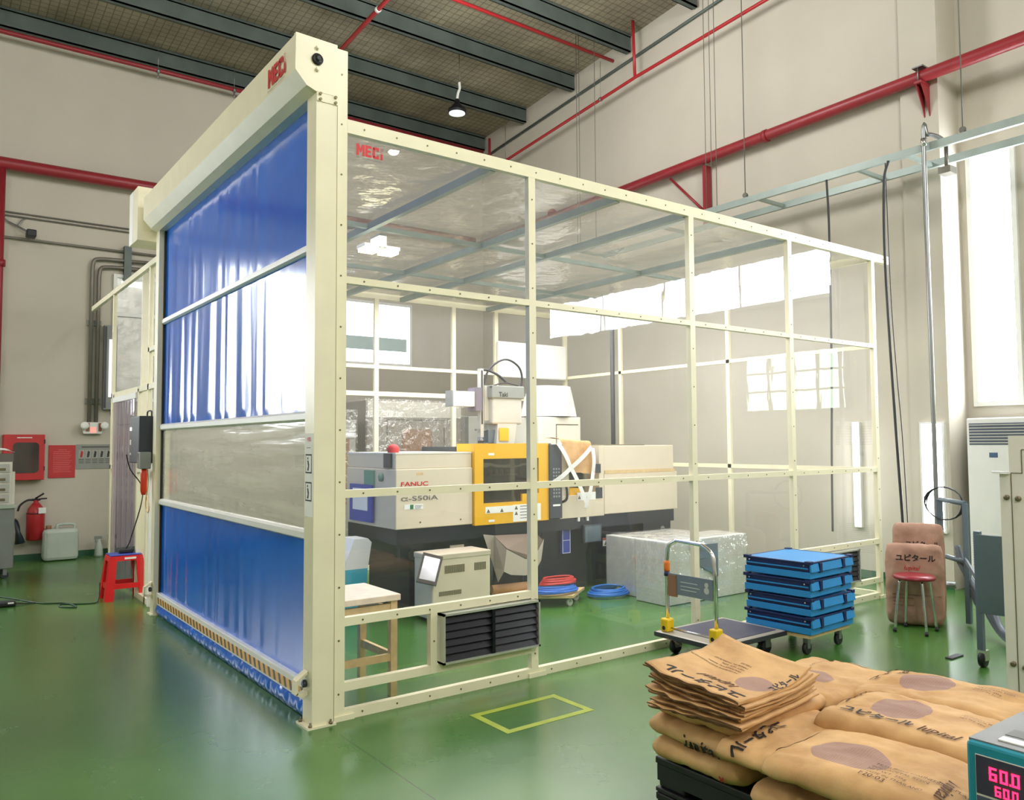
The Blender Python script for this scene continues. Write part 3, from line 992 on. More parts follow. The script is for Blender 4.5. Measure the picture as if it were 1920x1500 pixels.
# far-left wall
o = thing('fire_main_pipe', 'thick dark red pipe across the left wall with a drop pipe at its end', 'pipe', (0, 8.5, 5.5))
MB().tube([(-1.06, 8.5, 1.7), (-1.06, 8.5, 5.49), ], .045, 12).build('drop_pipe', M['maroon'], o)
MB().tube([(-6.9, 8.5, 5.46), (-1.1, 8.5, 5.49), (6.75, 8.5, 5.53)], .085, 14).build('pipe_run', M['maroon'], o)
MB().lathe((-1.06, 8.5, 4.05), [(.07, 0), (.07, .09)], 12).build('coupling', M['maroon'], o)
o = thing('sprinkler_pipe', 'thin red pipe high on the left wall just under the lowest purlin', 'pipe', (0, 8.4, 7.3))
MB().tube([(-6.9, 8.4, 7.27), (6.9, 8.4, 7.32)], .034, 10).build('pipe_run', M['maroon'], o)
for x in (.9, 2.05):
    m = MB(); m.lathe((x, 8.4, 7.29), [(.042, -.02), (.042, .02)], 10, 'x'); m.tube([(x, 8.4, 7.32), (x, 8.4, roofz(8.4) - .02)], .005, 6); m.tube([(x, 8.4, 7.26), (x, 8.4, 7.16)], .008, 6)
    m.build('hanger', M['steel'], o)

# grey conduits with elbows down to the emergency light
for k, (dx, top, right, lab) in enumerate(((.10, 4.35, 1.2, 'outer grey conduit bending down the left wall to the emergency light'), (.19, 4.24, 1.2, 'inner grey conduit bending down the left wall to the emergency light'))):
    pts = [(right, 8.64, top + .03)] + bez([(dx + .16, 8.64, top), (dx + .03, 8.64, top - .03), (dx, 8.64, top - .16)], 6) + [(dx, 8.64, 1.92)]
    o = thing('conduit', lab, 'conduit', (dx, 8.64, 3))
    MB().tube(pts, .028, 10).build('pipe_run', M['pipe_grey'], o)
    for z in (3.35, 2.2):
        MB().box((dx - .05, 8.66, z), (dx + .05, YL - .002, z + .08)).build('saddle_clamp', M['grey'], o)
tag(MB().box((.52, 8.6, 4.05), (.62, YL, 4.58)).build('cable_bracket', M['galv']), 'short grey bracket behind the motor cover on the left wall', 'bracket')
pipe('conduit', 'straight thin dark conduit running level across the left wall', [(-6.9, 8.66, 4.50), (3.5, 8.66, 4.50)], .018, M['pipe_grey'])
o = thing('cable_run', 'pair of thin grey cables strung across the left wall above the camera', 'cable', (-1, 8.67, 4.8))
for dz in (0, .05):
    MB().tube([(-6.9, 8.67, 4.83 + dz), (3.5, 8.67, 4.80 + dz)], .011, 6).build('cable', M['wire'], o)
# CCTV camera
o = thing('security_camera', 'small black security camera on the left wall', 'camera', (-.7, 8.55, 4.55))
MB().box((-.76, 8.40, 4.50), (-.64, 8.58, 4.60), .015).build('camera_body', M['black'], o)
m = MB(); m.tube(bez([(-.72, 8.55, 4.58), (-.85, 8.62, 4.66), (-.95, 8.68, 4.72)]), .014); m.tube(bez([(-.86, 8.64, 4.66), (-.80, 8.66, 4.76), (-.76, 8.68, 4.80)]), .01); m.tube(bez([(-.95, 8.66, 4.72), (-1.05, 8.67, 4.78), (-1.15, 8.68, 4.80)]), .01)
m.build('bracket_arm', M['steel'], o)
# conduit tight under the roof on the window wall
pipe('conduit', 'thin grey conduit following the roof line on the window wall', [(7.06, 8.5, 7.30), (7.06, -.2, 8.12)], .022, M['galv'])

# suspended ladder frame above the partition's far end
o = thing('cable_ladder', 'pale green suspended ladder frame hanging beside the window wall', 'cable tray', (6.6, 0, 4.6))
for x in (6.3, 6.86):
    m = MB(); m.box((x - .02, -9, 4.55), (x + .02, 4.94, 4.63)); m.build('side_rail', M['galv_light'], o)
for y in (4.92, 3.2, 1.6, .3, -.25, -1.9, -3.5):
    MB().box((6.32, y - .02, 4.56), (6.84, y + .02, 4.60)).build('rung', M['galv_light'], o)
for y in (1.77, -.82):
    m = MB(); m.tube([(6.3, y, 4.63), (6.3, y, roofz(y) - .02)], .007, 6); m.lathe((6.3, y, 4.66), [(.03, -.02), (.035, 0), (.03, .02)], 10, 'x'); m.build('hanger_rod', M['wire'], o)
for y in (2.38, 2.29, 2.21, 5.0 - .08, 4.86, 4.5):
    MB().tube([(6.3, y, 4.6), (6.3, y, roofz(y) - .02)], .005, 6).build('hanger_rod', M['wire'], o)
# drop pipe with elbow
o = thing('drop_pipe', 'vertical grey conduit dropping from the ladder frame beside the pilaster', 'conduit', (6.26, -.48, 0))
MB().tube(bez([(6.24, -.47, .02), (6.24, -.47, 2.4), (6.22, -.475, 4.62), (6.25, -.5, 4.70), (6.36, -.56, 4.68), (6.42, -.6, 4.62)], 8), .022, 10).build('pipe_run', M['steel'], o)
MB().lathe((6.22, -.475, 4.58), [(.03, 0), (.03, .08)], 12).build('coupling', M['chrome'], o)
MB().tube([(6.42, -.6, 4.62), (6.42, -.6, 4.36)], .02).build('stub', M['pipe_grey'], o)
MB().box((6.36, -.66, 4.30), (6.5, -.54, 4.37)).build('junction_box', M['pipe_grey'], o)
# hanging cables
pipe('hanging_cable', 'dark cable hanging from the ladder frame just left of the end post', bez([(6.28, .65, 4.55), (6.28, .635, 4.1), (6.27, .63, 3.4), (6.27, .645, 2.3), (6.27, .67, 1.4), (6.25, .67, .6)]), .012, M['cable'], 'cable')
pipe('hanging_cable', 'dark cable hanging from the ladder frame to the sacks by the stool', bez([(6.28, -.07, 4.56), (6.27, -.02, 4.3), (6.27, -.01, 3.4), (6.27, -.06, 1.9), (6.27, -.115, .64), (6.2, -.15, .5)]), .014, M['cable'], 'cable')
pipe('hanging_cable', 'very thin grey wire hanging down beside the cable over the sacks', bez([(6.29, -.03, 4.55), (6.29, -.05, 3.1), (6.28, -.09, 2.3), (6.28, -.13, 1.6), (6.28, -.16, .6)]), .005, M['cable'], 'cable')

# high-bay lamps
def lamp(x, y, z, lens, label, zl=None, group=None):
    o = thing('pendant_lamp', label, 'lamp', (x, y, z), group)
    MB().lathe((x, y, z), [(.03, .23), (.045, .2), (.05, .13), (.085, .12), (.10, .07), (.145, .06), (.15, .02), (.14, 0.0)], 28).build('housing', M['black'], o)
    MB().lathe((x, y, z), [(.13, .005), (.13, -.01), (.08, -.02), (.02, -.024)], 28).build('lens', M[lens], o)
    m = MB(); m.tube(bez([(x, y, z + .22), (x + .02, y, z + .33), (x + .05, y, z + .42), (x + .045, y, z + .52)]), .022, 8); m.build('hook_stem', M['white'], o)
    MB().tube([(x + .045, y, z + .5), (x + .045, y, roofz(y) - .02)], .006, 6).build('cord', M['wire'], o)
    return o
lamp(4.96, 6.31, 6.92, 'lamp_off', 'black high-bay lamp with pale lens hanging under the foil roof above the partition')
lamp(5.05, -8.6, 7.0, 'lamp_on', 'lit high-bay lamp hanging far behind the camera')
lamp(-3.0, 2.5, 6.9, 'lamp_on', 'added lit high-bay lamp, out of view over the floor left of the roller door')  # unseen fitting added as part of the hall fill
# vertical tube fixtures
o = thing('tube_lamp', 'lit vertical fluorescent tube on the window wall seen through the partition', 'lamp', (7.0, .82, .6))
MB().box((7.05, .79, .58), (7.1, .88, 1.82)).build('fitting', M['white'], o)
MB().tube([(7.025, .835, .62), (7.025, .835, 1.78)], .02, 10).build('tube', M['tube'], o)
o = thing('tube_lamp', 'unlit grey vertical lamp fitting on the left wall beside the conduits', 'lamp', (.36, 8.6, 2.1))
m = MB(); m.box((.27, 8.56, 2.12), (.44, YL, 3.36)); m.build('fitting', M['grey'], o)
MB().box((.33, 8.54, 2.3), (.37, 8.56, 3.15)).build('lens', M['lamp_off'], o)
MB().box((.275, 8.552, 2.14), (.30, 8.56, 3.34)).build('side_strip', M['navy2'], o)
MB().box((.41, 8.552, 2.14), (.435, 8.56, 3.34)).build('side_strip', M['navy2'], o)
MB().tube(bez([(.36, 8.6, 2.12), (.40, 8.62, 1.98), (.5, 8.66, 1.9), (.7, 8.68, 1.92)]), .006, 6).build('cord', M['wire'], o)


# ------------------------------------------------------------------ injection moulding machine
YM, YMB = 2.2, 3.25
K = thing('injection_moulding_machine', 'long putty and dark navy injection moulding machine with yellow window door, inside the enclosure', 'machine', (3.5, 2.7, 0))
m = MB(); m.box((1.66, YM + .02, .66), (5.40, YMB, .81)); m.box((1.85, YM + .12, .07), (5.20, YMB - .1, .66))
m.box((1.72, YM + .06, .50), (1.98, YM + .12, .66)); m.box((4.9, YM + .04, .48), (5.36, YM + .12, .66))
BASEK = m.build('machine_base', M['navy'], K)
for x in (3.45, 4.15):
    MB().box((x, YM + .117, .09), (x + .01, YM + .12, .64)).build('base_seam', M['black'], BASEK)
MB().lathe((1.86, YM + .06, .56), [(.055, 0), (.055, -.012), (.045, -.012), (.045, -.004)], 20, 'y').build('port_ring', M['black'], BASEK)
MB().lathe((5.22, YM + .04, .57), [(.035, 0), (.035, -.008)], 18, 'y').build('hole_rim', M['grey'], BASEK)
for x, y in ((1.95, 2.5), (1.95, 3.0), (3.3, 2.45), (4.9, 2.45), (4.9, 3.0)):
    MB().lathe((x, y, 0), [(.05, 0), (.05, .02), (.018, .03), (.018, .08)], 12).build('levelling_foot', M['steel'], K)
# left (clamp side) cover
m = MB(); m.box((1.642, YM, .804), (2.49, YMB, 1.36), .008); m.box((1.648, YM + .015, 1.36), (2.49, YMB - .01, 1.508), .008)
CL = m.build('clamp_cover', M['mach'], K)
MB().box((1.644, YM + .012, 1.498), (2.49, YMB - .01, 1.512)).build('cover_rim', M['mach2'], CL)
text('FANUC', .055, (1.695, 2.197, 1.202), (1, 0, 0), (0, 0, 1), M['logo_red'], CL, width=.29, bold=.02)
text('α-S50iA', .06, (1.695, 2.197, 1.065), (1, 0, 0), (0, 0, 1), M['ink_grey'], CL, width=.40, bold=.012)
st = MB(); st.box((1.73, YM - .003, .985), (1.93, YM, 1.03)); ST = st.build('label_sticker', M['paper'], CL)
MB().box((1.79, YM - .0045, .987), (1.825, YM - .003, 1.028)).build('green_mark', plain('green_print', (40, 120, 80), .5), ST)
for k in range(3):
    MB().box((1.84, YM - .0045, 1.015 - .012 * k), (1.92 - .01 * k, YM - .003, 1.019 - .012 * k)).build('print_line', M['ink_grey'], ST)
for x in (1.9, 2.35): MB().lathe((x, YM, .86), [(.008, 0), (.008, -.004)], 8, 'y').build('screw', M['screw'], CL)
MB().box((1.86, YM - .002, 1.30), (1.93, YM, 1.325)).build('nameplate', M['wood'], CL)
# things on the end face
MB().box((1.628, 2.28, 1.37), (1.645, 2.42, 1.505)).build('dark_slot', M['navy2'], CL)
MB().box((1.625, 2.62, 1.16), (1.642, 2.82, 1.34)).build('green_cover', plain('dull_green', (100, 150, 130), .5), CL)
MB().lathe((1.642, 2.48, 1.28), [(.04, 0), (.04, -.02), (.02, -.03)], 14, 'x').build('round_cap', plain('dull_green_cap', (120, 150, 136), .5), CL)
MB().lathe((1.70, 2.36, 1.508), [(.05, 0), (.055, .01), (.06, .04), (.045, .07), (.015, .085)], 18).build('warning_beacon', M['sign_red'], CL)
# yellow safety door with window
yx0, yx1 = 2.497, 3.43
wx0, wx1, wz0, wz1 = 2.60, 3.30, 1.0, 1.44
m = MB()
for a, b in (((yx0, YM - .03, .79), (wx0, YM + .3, 1.592)), ((wx1, YM - .03, .79), (yx1, YM + .3, 1.592)), ((wx0, YM - .03, .79), (wx1, YM + .3, wz0)), ((wx0, YM - .03, wz1), (wx1, YM + .3, 1.592))):
    m.box(a, b)
DY = m.build('safety_door', M['yellow'], K)
MB().box((3.08, YM - .032, wz0), (wx1, YM - .005, 1.075)).build('door_corner_plate', M['yellow'], DY)
MB().quad((wx0, YM - .0, wz0), (wx1, YM - .0, wz0), (wx1, YM, wz1), (wx0, YM, wz1)).build('door_window', M['smoke'], DY, recalc=False)
st = MB(); st.box((2.62, YM - .033, .90), (2.98, YM - .03, .965)); st.box((2.96, YM - .0335, .80), (3.32, YM - .03, .97))
ST = st.build('warning_label', M['paper'], DY)
for x, z in ((2.655, .925), (2.82, .925), (3.0, .94), (3.0, .885), (3.24, .94)):
    tr = MB(); tr.poly([(x - .022, YM - .0345, z - .018), (x + .022, YM - .0345, z - .018), (x, YM - .0345, z + .02)]); tr.build('warning_triangle', M['screw'], ST, recalc=False)
for k in range(5):
    MB().box((3.05, YM - .035, .95 - k * .03), (3.2, YM - .0336, .955 - k * .03)).build('print_line', M['ink_brown'], ST)
for x, z in ((2.66, 1.475), (2.66, .815)):
    MB().box((x, YM - .033, z), (x + .07, YM - .03, z + .022)).build('small_label', M['paper'], DY)
# interior behind the window
m = MB(); m.box((2.5, YM + .32, .82), (3.42, YMB - .05, 1.56)); m.build('mould_bay', M['navy2'], K)
m = MB(); m.box((2.60, YM + .2, 1.22), (3.30, YM + .31, 1.26)); m.box((2.62, YM + .22, 1.0), (2.70, YM + .31, 1.2)); m.build('tie_bar', M['steel'], K)
m = MB()
for k in range(5): m.lathe((2.86 + k * .07, YM + .22, 1.275), [(.022, 0), (.026, .03), (.02, .05)], 10)
m.box((2.83, YM + .19, 1.26), (3.2, YM + .26, 1.275))
m.build('mould_insert', M['white'], K)
# dark operator panel column
m = MB(); m.box((3.43, YM - .02, .78), (3.475, YM + .3, 1.59)); m.box((3.43, YM - .05, .80), (3.60, YM + .0, 1.58), .006)
OP = m.build('operator_panel', M['navy2'], K)
for r in range(9):
    for c_ in range(3):
        if r in (4,): continue
        MB().box((3.475 + c_ * .035, YM - .053, 1.31 - r * .036), (3.495 + c_ * .035, YM - .05, 1.33 - r * .036)).build('key', M['grey'], OP)
MB().box((3.47, YM - .053, .93), (3.57, YM - .05, .95)).build('panel_label', M['paper'], OP)
# right (injection side) covers
m = MB()
m.box((3.605, YM, .785), (4.25, YM + .25, 1.03), .006)
m.box((3.605, YM, 1.03), (3.74, YM + .25, 1.565), .006)
m.box((4.18, YM + .004, 1.03), (4.25, YM + .25, 1.565))
IG = m.build('injection_guard', M['mach'], K)
m = MB(); m.box((4.25, YM - .004, .80), (5.44, YMB, 1.25), .006); m.box((4.25, YM + .004, 1.25), (5.39, YMB - .02, 1.56), .006)
IR = m.build('rear_cover', M['mach'], K)
MB().box((4.26, YM - .006, 1.248), (5.40, YM + .002, 1.285)).build('cover_joint', M['wood'], IR)
m = MB(); m.box((4.24, YM + .1, 1.56), (5.0, YMB - .2, 1.572)); m.build('top_plate', M['screw'], IR)
MB().box((3.77, YM + .3, .82), (4.2, YMB - .05, 1.5)).build('injection_unit', M['navy'], K)
MB().box((3.76, YM + .02, 1.0), (3.93, YM + .28, 1.10)).build('purge_guard', M['yellow'], K)
MB().tube([(3.80, YM + .2, 1.30), (4.15, YM + .2, 1.30)], .035, 12).build('heater_barrel', M['steel'], K)
MB().box((4.12, YM - .004, .98), (4.22, YM - .001, 1.10)).build('glass_port', M['navy2'], IG)
MB().box((4.00, YM - .004, 1.26), (4.20, YM - .001, 1.36)).build('dark_port', M['navy2'], IG)
st = MB(); st.box((3.85, YM - .003, .97), (4.12, YM, 1.055)); ST = st.build('warning_label', M['paper'], IG)
for x in (3.88, 4.0):
    tr = MB(); tr.poly([(x - .022, YM - .0045, .985), (x + .022, YM - .0045, .985), (x, YM - .0045, 1.025)]); tr.build('warning_triangle', M['screw'], ST, recalc=False)
m = MB(); m.tube(bez([(3.65, YM, 1.15), (3.66, YM - .05, 1.12), (3.66, YM - .05, 1.0), (3.63, YM, .96)], 5), .014); m.build('pull_handle', M['black'], IG)
for x in (3.86, 3.99):
    MB().box((x, YM - .004, .745), (x + .025, YM + .02, .785)).build('latch', M['white'], K)
st = MB(); st.box((4.33, YM + .114, .43), (4.52, YM + .12, .52)); ST = st.build('warning_label', M['paper'], BASEK)
MB().box((4.33, YM + .112, .495), (4.52, YM + .114, .52)).build('red_band', plain('orange_print', (200, 90, 60), .5), ST)
tr = MB(); tr.poly([(4.345, YM + .112, .44), (4.395, YM + .112, .44), (4.37, YM + .112, .485)]); tr.build('warning_triangle', M['screw'], ST, recalc=False)
MB().box((2.3, YM + .11, .55), (2.46, YM + .12, .60)).build('label_sticker', M['wood_white'], BASEK)

# monitor and document holder hanging on the machine base
o = thing('monitor', 'small grey monitor hanging on the dark machine base right of the blue tag board', 'panel', (3.95, YM - .02, .5))
MB().box((3.93, YM - .012, .50), (4.20, YM + .018, .70), .008).build('panel_body', M['navy2'], o)
MB().box((3.95, YM - .014, .515), (4.18, YM - .012, .685)).build('panel_face', M['grey_blue'], o)
o = thing('tag_board', 'narrow blue framed tag board hanging on the dark machine base', 'board', (3.72, YM, .4))
MB().box((3.70, YM + .08, .40), (3.82, YM + .115, .68)).build('board', M['sheet_blue'], o)
m = MB()
for a, b in (((3.705, .405), (3.71, .675)), ((3.81, .405), (3.815, .675)), ((3.705, .405), (3.815, .41)), ((3.705, .67), (3.815, .675)), ((3.705, .54), (3.815, .545))):
    m.box((a[0], YM + .077, a[1]), (b[0], YM + .08, b[1]))
m.build('white_border', M['paper'], o)
m = MB(); m.tube(bez([(3.72, YM + .09, .68), (3.74, YM + .06, .74), (3.79, YM + .08, .72), (3.81, YM + .09, .68)]), .008); m.build('clip', M['steel'], o)

# brown sack strapped over the hopper opening with crossed white bands
o = thing('paper_sack', 'opened brown paper sack lying over the feed opening under crossed white straps', 'sack', (3.9, YM - .05, 1.3))
m = MB()
def drape(u, v):
    x = 3.56 + .44 * u + .06 * v
    t = v * 1.25
    if t < .55:
        y = YM + .30 - .33 * (t / .55); z = 1.66 - .02 * (t / .55) - .03 * u
    else:
        k = (t - .55) / .7
        y = YM - .03 - .04 * math.sin(k * PI / 2); z = 1.64 - .36 * k - .03 * u
        x += .12 * k * (1 - u)
    z += .012 * noise.noise(V((u * 5, v * 5, 2)))
    return (x, y, z)
m.grid(drape, 22, 26)
m.build('sack_sheet', M['kraft'], o)
m = MB()
def band(p, q, w=.05, sag=.02):
    p, q = V(p), V(q)
    d = (q - p).normalized(); s_ = d.cross(V((0, 1, 0))).normalized() * w / 2
    n = 8
    pts = [p.lerp(q, k / n) + V((0, -sag * math.sin(PI * k / n), 0)) for k in range(n + 1)]
    for a, b in zip(pts, pts[1:]):
        m.quad(a - s_, b - s_, b + s_, a + s_)
band((3.528, 2.13, 1.597), (3.685, 2.11, 1.336)); band((3.685, 2.11, 1.336), (3.94, 2.13, 0.904))
band((4.004, 2.13, 1.549), (3.676, 2.1, 1.325)); band((3.676, 2.1, 1.325), (3.45, 2.13, 1.174))
band((4.019, 2.13, 1.537), (4.005, 2.11, 1.277)); band((4.005, 2.11, 1.277), (3.909, 2.13, 0.894))
m.build('strap', M['paper'], o, recalc=False)

# sprue picker robot on top of the machine
o = thing('takeout_robot', 'pale grey take-out robot with hanging arm above the yellow machine door', 'robot', (3.2, 2.7, 1.57))
yr = 2.75
m = MB(); m.box((3.06, yr - .09, 1.80), (3.46, yr + .09, 2.12), .02); m.hexa([(3.10, yr - .1, 1.57), (3.34, yr - .1, 1.57), (3.34, yr + .1, 1.57), (3.10, yr + .1, 1.57)], [(3.14, yr - .08, 1.86), (3.40, yr - .08, 1.86), (3.40, yr + .08, 1.86), (3.14, yr + .08, 1.86)])
RB = m.build('robot_body', M['grey_light'], o)
m = MB(); m.box((3.04, yr - .11, 2.08), (3.48, yr + .11, 2.22), .012); m.build('head_cover', M['grey'], o)
text('Taki', .07, (3.13, yr - .112, 2.10), (1, 0, 0), (0, 0, 1), M['ink'], o, bold=.02)
MB().box((3.14, yr - .108, 1.62), (3.26, yr - .1, 1.76)).build('warning_plate', M['yellow'], RB)
m = MB(); m.box((2.58, yr - .06, 1.985), (2.86, yr + .06, 2.145), .006); m.build('traverse_beam', M['white'], o)
MB().box((2.56, yr - .065, 1.98), (2.575, yr + .065, 2.15)).build('beam_cap', M['steel'], o)
MB().box((2.85, yr - .08, 1.94), (2.93, yr + .08, 2.19)).build('carriage', plain('violet_grey', (120, 112, 126), .5), o)
m = MB(); m.box((2.945, yr - .03, 1.66), (2.985, yr + .03, 2.40)); m.box((3.0, yr - .02, 1.84), (3.06, yr + .02, 2.22)); m.build('vertical_arm', M['grey_light'], o)
MB().box((2.955, yr - .034, 1.80), (2.973, yr - .03, 2.38)).build('arm_track', M['cable'], o)
m = MB(); m.lathe((2.965, yr, 1.60), [(.03, 0), (.035, .03), (.02, .06), (.02, .08)], 12); m.box((2.90, yr - .02, 1.73), (3.08, yr + .02, 1.75)); m.build('gripper', M['steel'], o)
MB().box((3.03, yr - .05, 1.60), (3.12, yr + .05, 1.74)).build('motor', M['grey_blue'], o)
m = MB(); m.tube(bez([(2.965, yr, 2.38), (3.05, yr, 2.39), (3.2, yr, 2.34), (3.32, yr, 2.26)]), .014, 6)
m.tube(bez([(3.0, yr, 2.1), (3.01, yr, 2.25), (3.10, yr, 2.42), (3.3, yr, 2.52), (3.48, yr, 2.45), (3.53, yr, 2.3), (3.47, yr, 2.1)]), .012, 6)
m.tube(bez([(3.02, yr - .1, 2.20), (3.2, yr - .1, 2.25), (3.4, yr - .1, 2.23)]), .008, 6)
m.build('hose_loop', M['cable'], o)
o2 = pipe('cable_riser', 'dark vertical cable riser behind the right end of the moulding machine', [(5.55, 3.4, 0.0), (5.55, 3.4, 3.46)], .03, M['cable'], 'cable')

# ------------------------------------------------------------------ other things inside the enclosure
# mould temperature controller
o = thing('temperature_controller', 'squat beige temperature controller with tilted dark screen in front of the machine', 'controller', (2.1, 1.95, 0))
m = MB(); m.box((1.79, 1.80, .03), (2.42, 2.12, .60), .012); TB = m.build('cabinet', plain('beige_cabinet', (224, 210, 186), .45, var=.03), o)
MB().box((1.785, 1.795, .555), (2.425, 2.125, .605), .008).build('lid', plain('beige_lid', (208, 196, 174), .45), o)
for x0, x1, z0, z1 in ((1.92, 2.14, .43, .50), (2.24, 2.38, .43, .50), (1.86, 2.10, .235, .275)):
    v_ = MB()
    n = int((x1 - x0) / .012)
    for k in range(n): v_.box((x0 + k * .012, 1.797, z0), (x0 + k * .012 + .007, 1.80, z1))
    v_.build('vent', M['screw'], TB)
m = MB()
sc = [(1.626, 1.8, 0.395), (1.771, 1.7, 0.356), (1.867, 1.74, 0.592), (1.724, 1.84, 0.636)]
nrm = (V(sc[1]) - V(sc[0])).cross(V(sc[3]) - V(sc[0])).normalized()
m.hexa([V(p) for p in sc], [V(p) - nrm * .05 for p in sc])
SC = m.build('screen_housing', plain('dark_brown_frame', (74, 62, 56), .4), o)
c0 = sum((V(p) for p in sc), V()) / 4
MB().poly([c0 + (V(p) - c0) * .78 + nrm * .004 for p in sc]).build('screen', plain('silver_screen', (168, 166, 168), .15, .3), SC, recalc=False)
for x in (1.85, 2.36):
    for y in (1.86, 2.06): MB().lathe((x, y, 0), [(.02, 0), (.02, .03)], 10).build('foot', M['black'], o)

# product chute under the machine door
o = thing('part_chute', 'folded grey plastic chute leaning under the machine behind the louver', 'chute', (2.8, 2.1, 0))
m = MB(); m.poly([(2.733, 1.97, 0.563), (2.7, 1.97, 0.35), (2.783, 1.97, 0.311), (2.961, 1.97, 0.287), (3.082, 1.97, 0.307), (3.164, 1.97, 0.421), (3.201, 1.97, 0.631), (3.076, 1.97, 0.455), (2.962, 1.97, 0.449)])
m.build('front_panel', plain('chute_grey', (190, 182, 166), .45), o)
m = MB(); m.poly([(2.594, 2.17, 0.7), (2.723, 2.17, 0.68), (2.737, 1.975, 0.562), (2.704, 1.975, 0.349), (2.687, 2.05, 0.238), (2.708, 2.16, 0.378)])
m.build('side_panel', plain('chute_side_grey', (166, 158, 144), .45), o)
m = MB(); m.poly([(2.723, 2.17, 0.68), (3.256, 2.17, 0.663), (3.195, 1.98, 0.619), (3.084, 1.98, 0.458), (2.97, 1.98, 0.453), (2.747, 1.98, 0.566)])
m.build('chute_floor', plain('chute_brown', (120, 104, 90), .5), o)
m = MB(); m.tube([(2.70, 2.18, .005), (2.70, 2.18, .5)], .015); m.tube([(3.08, 2.18, .005), (3.08, 2.18, .46)], .015); m.box((2.66, 2.16, .0), (3.12, 2.20, .02)); m.build('stand', M['navy2'], o)

# plywood dolly with coiled hoses
o = thing('wooden_dolly', 'low plywood dolly on casters carrying coiled hoses', 'dolly', (3.2, 1.8, 0))
m = MB(); m.hexa([(2.60, 2.08, .085), (3.26, 1.60, .085), (3.66, 1.88, .085), (2.95, 2.24, .085)], [(2.60, 2.08, .11), (3.26, 1.60, .11), (3.66, 1.88, .11), (2.95, 2.24, .11)]); m.build('board', M['wood'], o)
for x, y in ((2.72, 2.06), (3.28, 1.68), (3.5, 1.84), (2.95, 2.16)):
    MB().lathe((x, y - .015, .035), [(.035, 0), (.035, .03)], 14, 'y').build('caster', M['grey_light'], o)
    MB().box((x - .015, y - .018, .035), (x + .015, y + .018, .085)).build('caster_fork', M['steel'], o)
def coil(name, label, c, r, turns, rad, mat, seed, flat=.5):
    pts = []
    rnd = random.Random(seed)
    for k in range(turns * 18):
        a = k * 2 * PI / 18
        rr = r * (1 - .25 * (k / (turns * 18))) * (1 + .10 * noise.noise(V((k * .13, seed, 0))))
        pts.append((c[0] + rr * math.cos(a), c[1] + rr * flat * math.sin(a) * 1.3, c[2] + rad + .012 * (k / 18) + .010 * (1 + noise.noise(V((k * .2, seed, 5))))))
    return tag(MB().tube(pts, rad, 6).build(name, mat), label, 'hose')
coil('coiled_hose', 'bright blue hose coil on the plywood dolly under the red one', (3.2, 1.78, .112), .26, 5, .010, plain('hose_blue', (40, 110, 210), .4), 1, .42)
coil('coiled_hose', 'red hose coil lying on top of the plywood dolly', (3.24, 1.80, .185), .22, 5, .010, plain('hose_red', (190, 40, 40), .4), 2, .42)
coil('coiled_hose', 'blue hose coil lying on the green floor right of the dolly', (3.92, 1.80, .0), .24, 6, .010, plain('hose_blue2', (40, 120, 214), .4), 3, .6)
tag(MB().tube([(2.66, 2.12, .16), (3.04, 2.02, .17)], .045, 16).build('cardboard_tube', M['card']), 'short cardboard tube lying on the dolly under the chute', 'tube')

# silver wrapped boxes by the machine's right end
def wrapbox(label, x0, x1, y0, y1, h, seed):
    o = thing('wrapped_box', label, 'box', ((x0 + x1) / 2, (y0 + y1) / 2, 0))
    m = MB(); m.box((x0, y0, .003), (x1, y1, h), .006); m.build('carton', plain('silver_grey_%d' % seed, (228, 228, 222), .4, .05, var=.08, scale=5), o)
    m = MB()
    m.grid(lambda u, v: (x0 - .012 + .01 * noise.noise(V((u * 6, v * 6, seed))), y0 + (y1 - y0) * u, .01 + h * v), 12, 12)
    m.grid(lambda u, v: (x0 + (x1 - x0) * u, y0 - .012 + .01 * noise.noise(V((u * 9, v * 6, seed + 3))), .01 + h * v), 20, 12)
    m.grid(lambda u, v: (x0 + (x1 - x0) * u, y0 + (y1 - y0) * v, h + .012 + .008 * noise.noise(V((u * 9, v * 6, seed + 7)))), 20, 10)
    m.build('plastic_wrap', M['wrap'], o)
    return o
o = wrapbox('silver film-wrapped box standing against the machine, farther of the two', 4.10, 5.10, 1.56, 2.02, .60, 1)
MB().box((4.22, 1.53, .2), (4.24, 1.546, .34)).build('handle_slot', M['black'], o)
o = wrapbox('silver film-wrapped box standing behind the hand truck handle', 3.98, 5.22, 1.04, 1.46, .62, 2)
m = MB(); m.poly([(4.30, 1.016, .56), (4.72, 1.016, .56), (4.72, 1.016, .22), (4.45, 1.016, .35)]); m.build('dark_patch', M['grey_blue'], o)

# small worktable by the door post
o = thing('wooden_table', 'small pale wooden worktable just inside the partition beside the door post', 'table', (.34, .5, 0))
m = MB(); m.box((.05, .20, .60), (.60, .72, .64), .005); m.build('tabletop', M['wood_white'], o)
for x in (.07, .54):
    for y in (.22, .66): MB().box((x, y, 0), (x + .045, y + .045, .60)).build('leg', M['wood'], o)
for z, nm in ((.50, 'apron'), (.22, 'stretcher')):
    m = MB(); m.box((.115, .23, z), (.54, .255, z + .08 if nm == 'apron' else z + .045)); m.box((.55, .265, z), (.575, .66, z + .05)); m.box((.08, .265, z), (.105, .66, z + .05)); m.build(nm, M['wood'], o)
tag(MB().lathe((.62, 1.25, 0), [(.05, 0), (.055, .05), (.06, .22), (.05, .27), (.022, .30), (.022, .34)], 18).build('white_bottle', M['white']), 'white plastic bottle on the floor behind the worktable', 'bottle')
tag(MB().tube([(.33, 1.35, 0), (.33, 1.35, .56)], .045, 14).build('metal_cylinder', M['steel']), 'grey metal cylinder standing behind the worktable', 'cylinder')
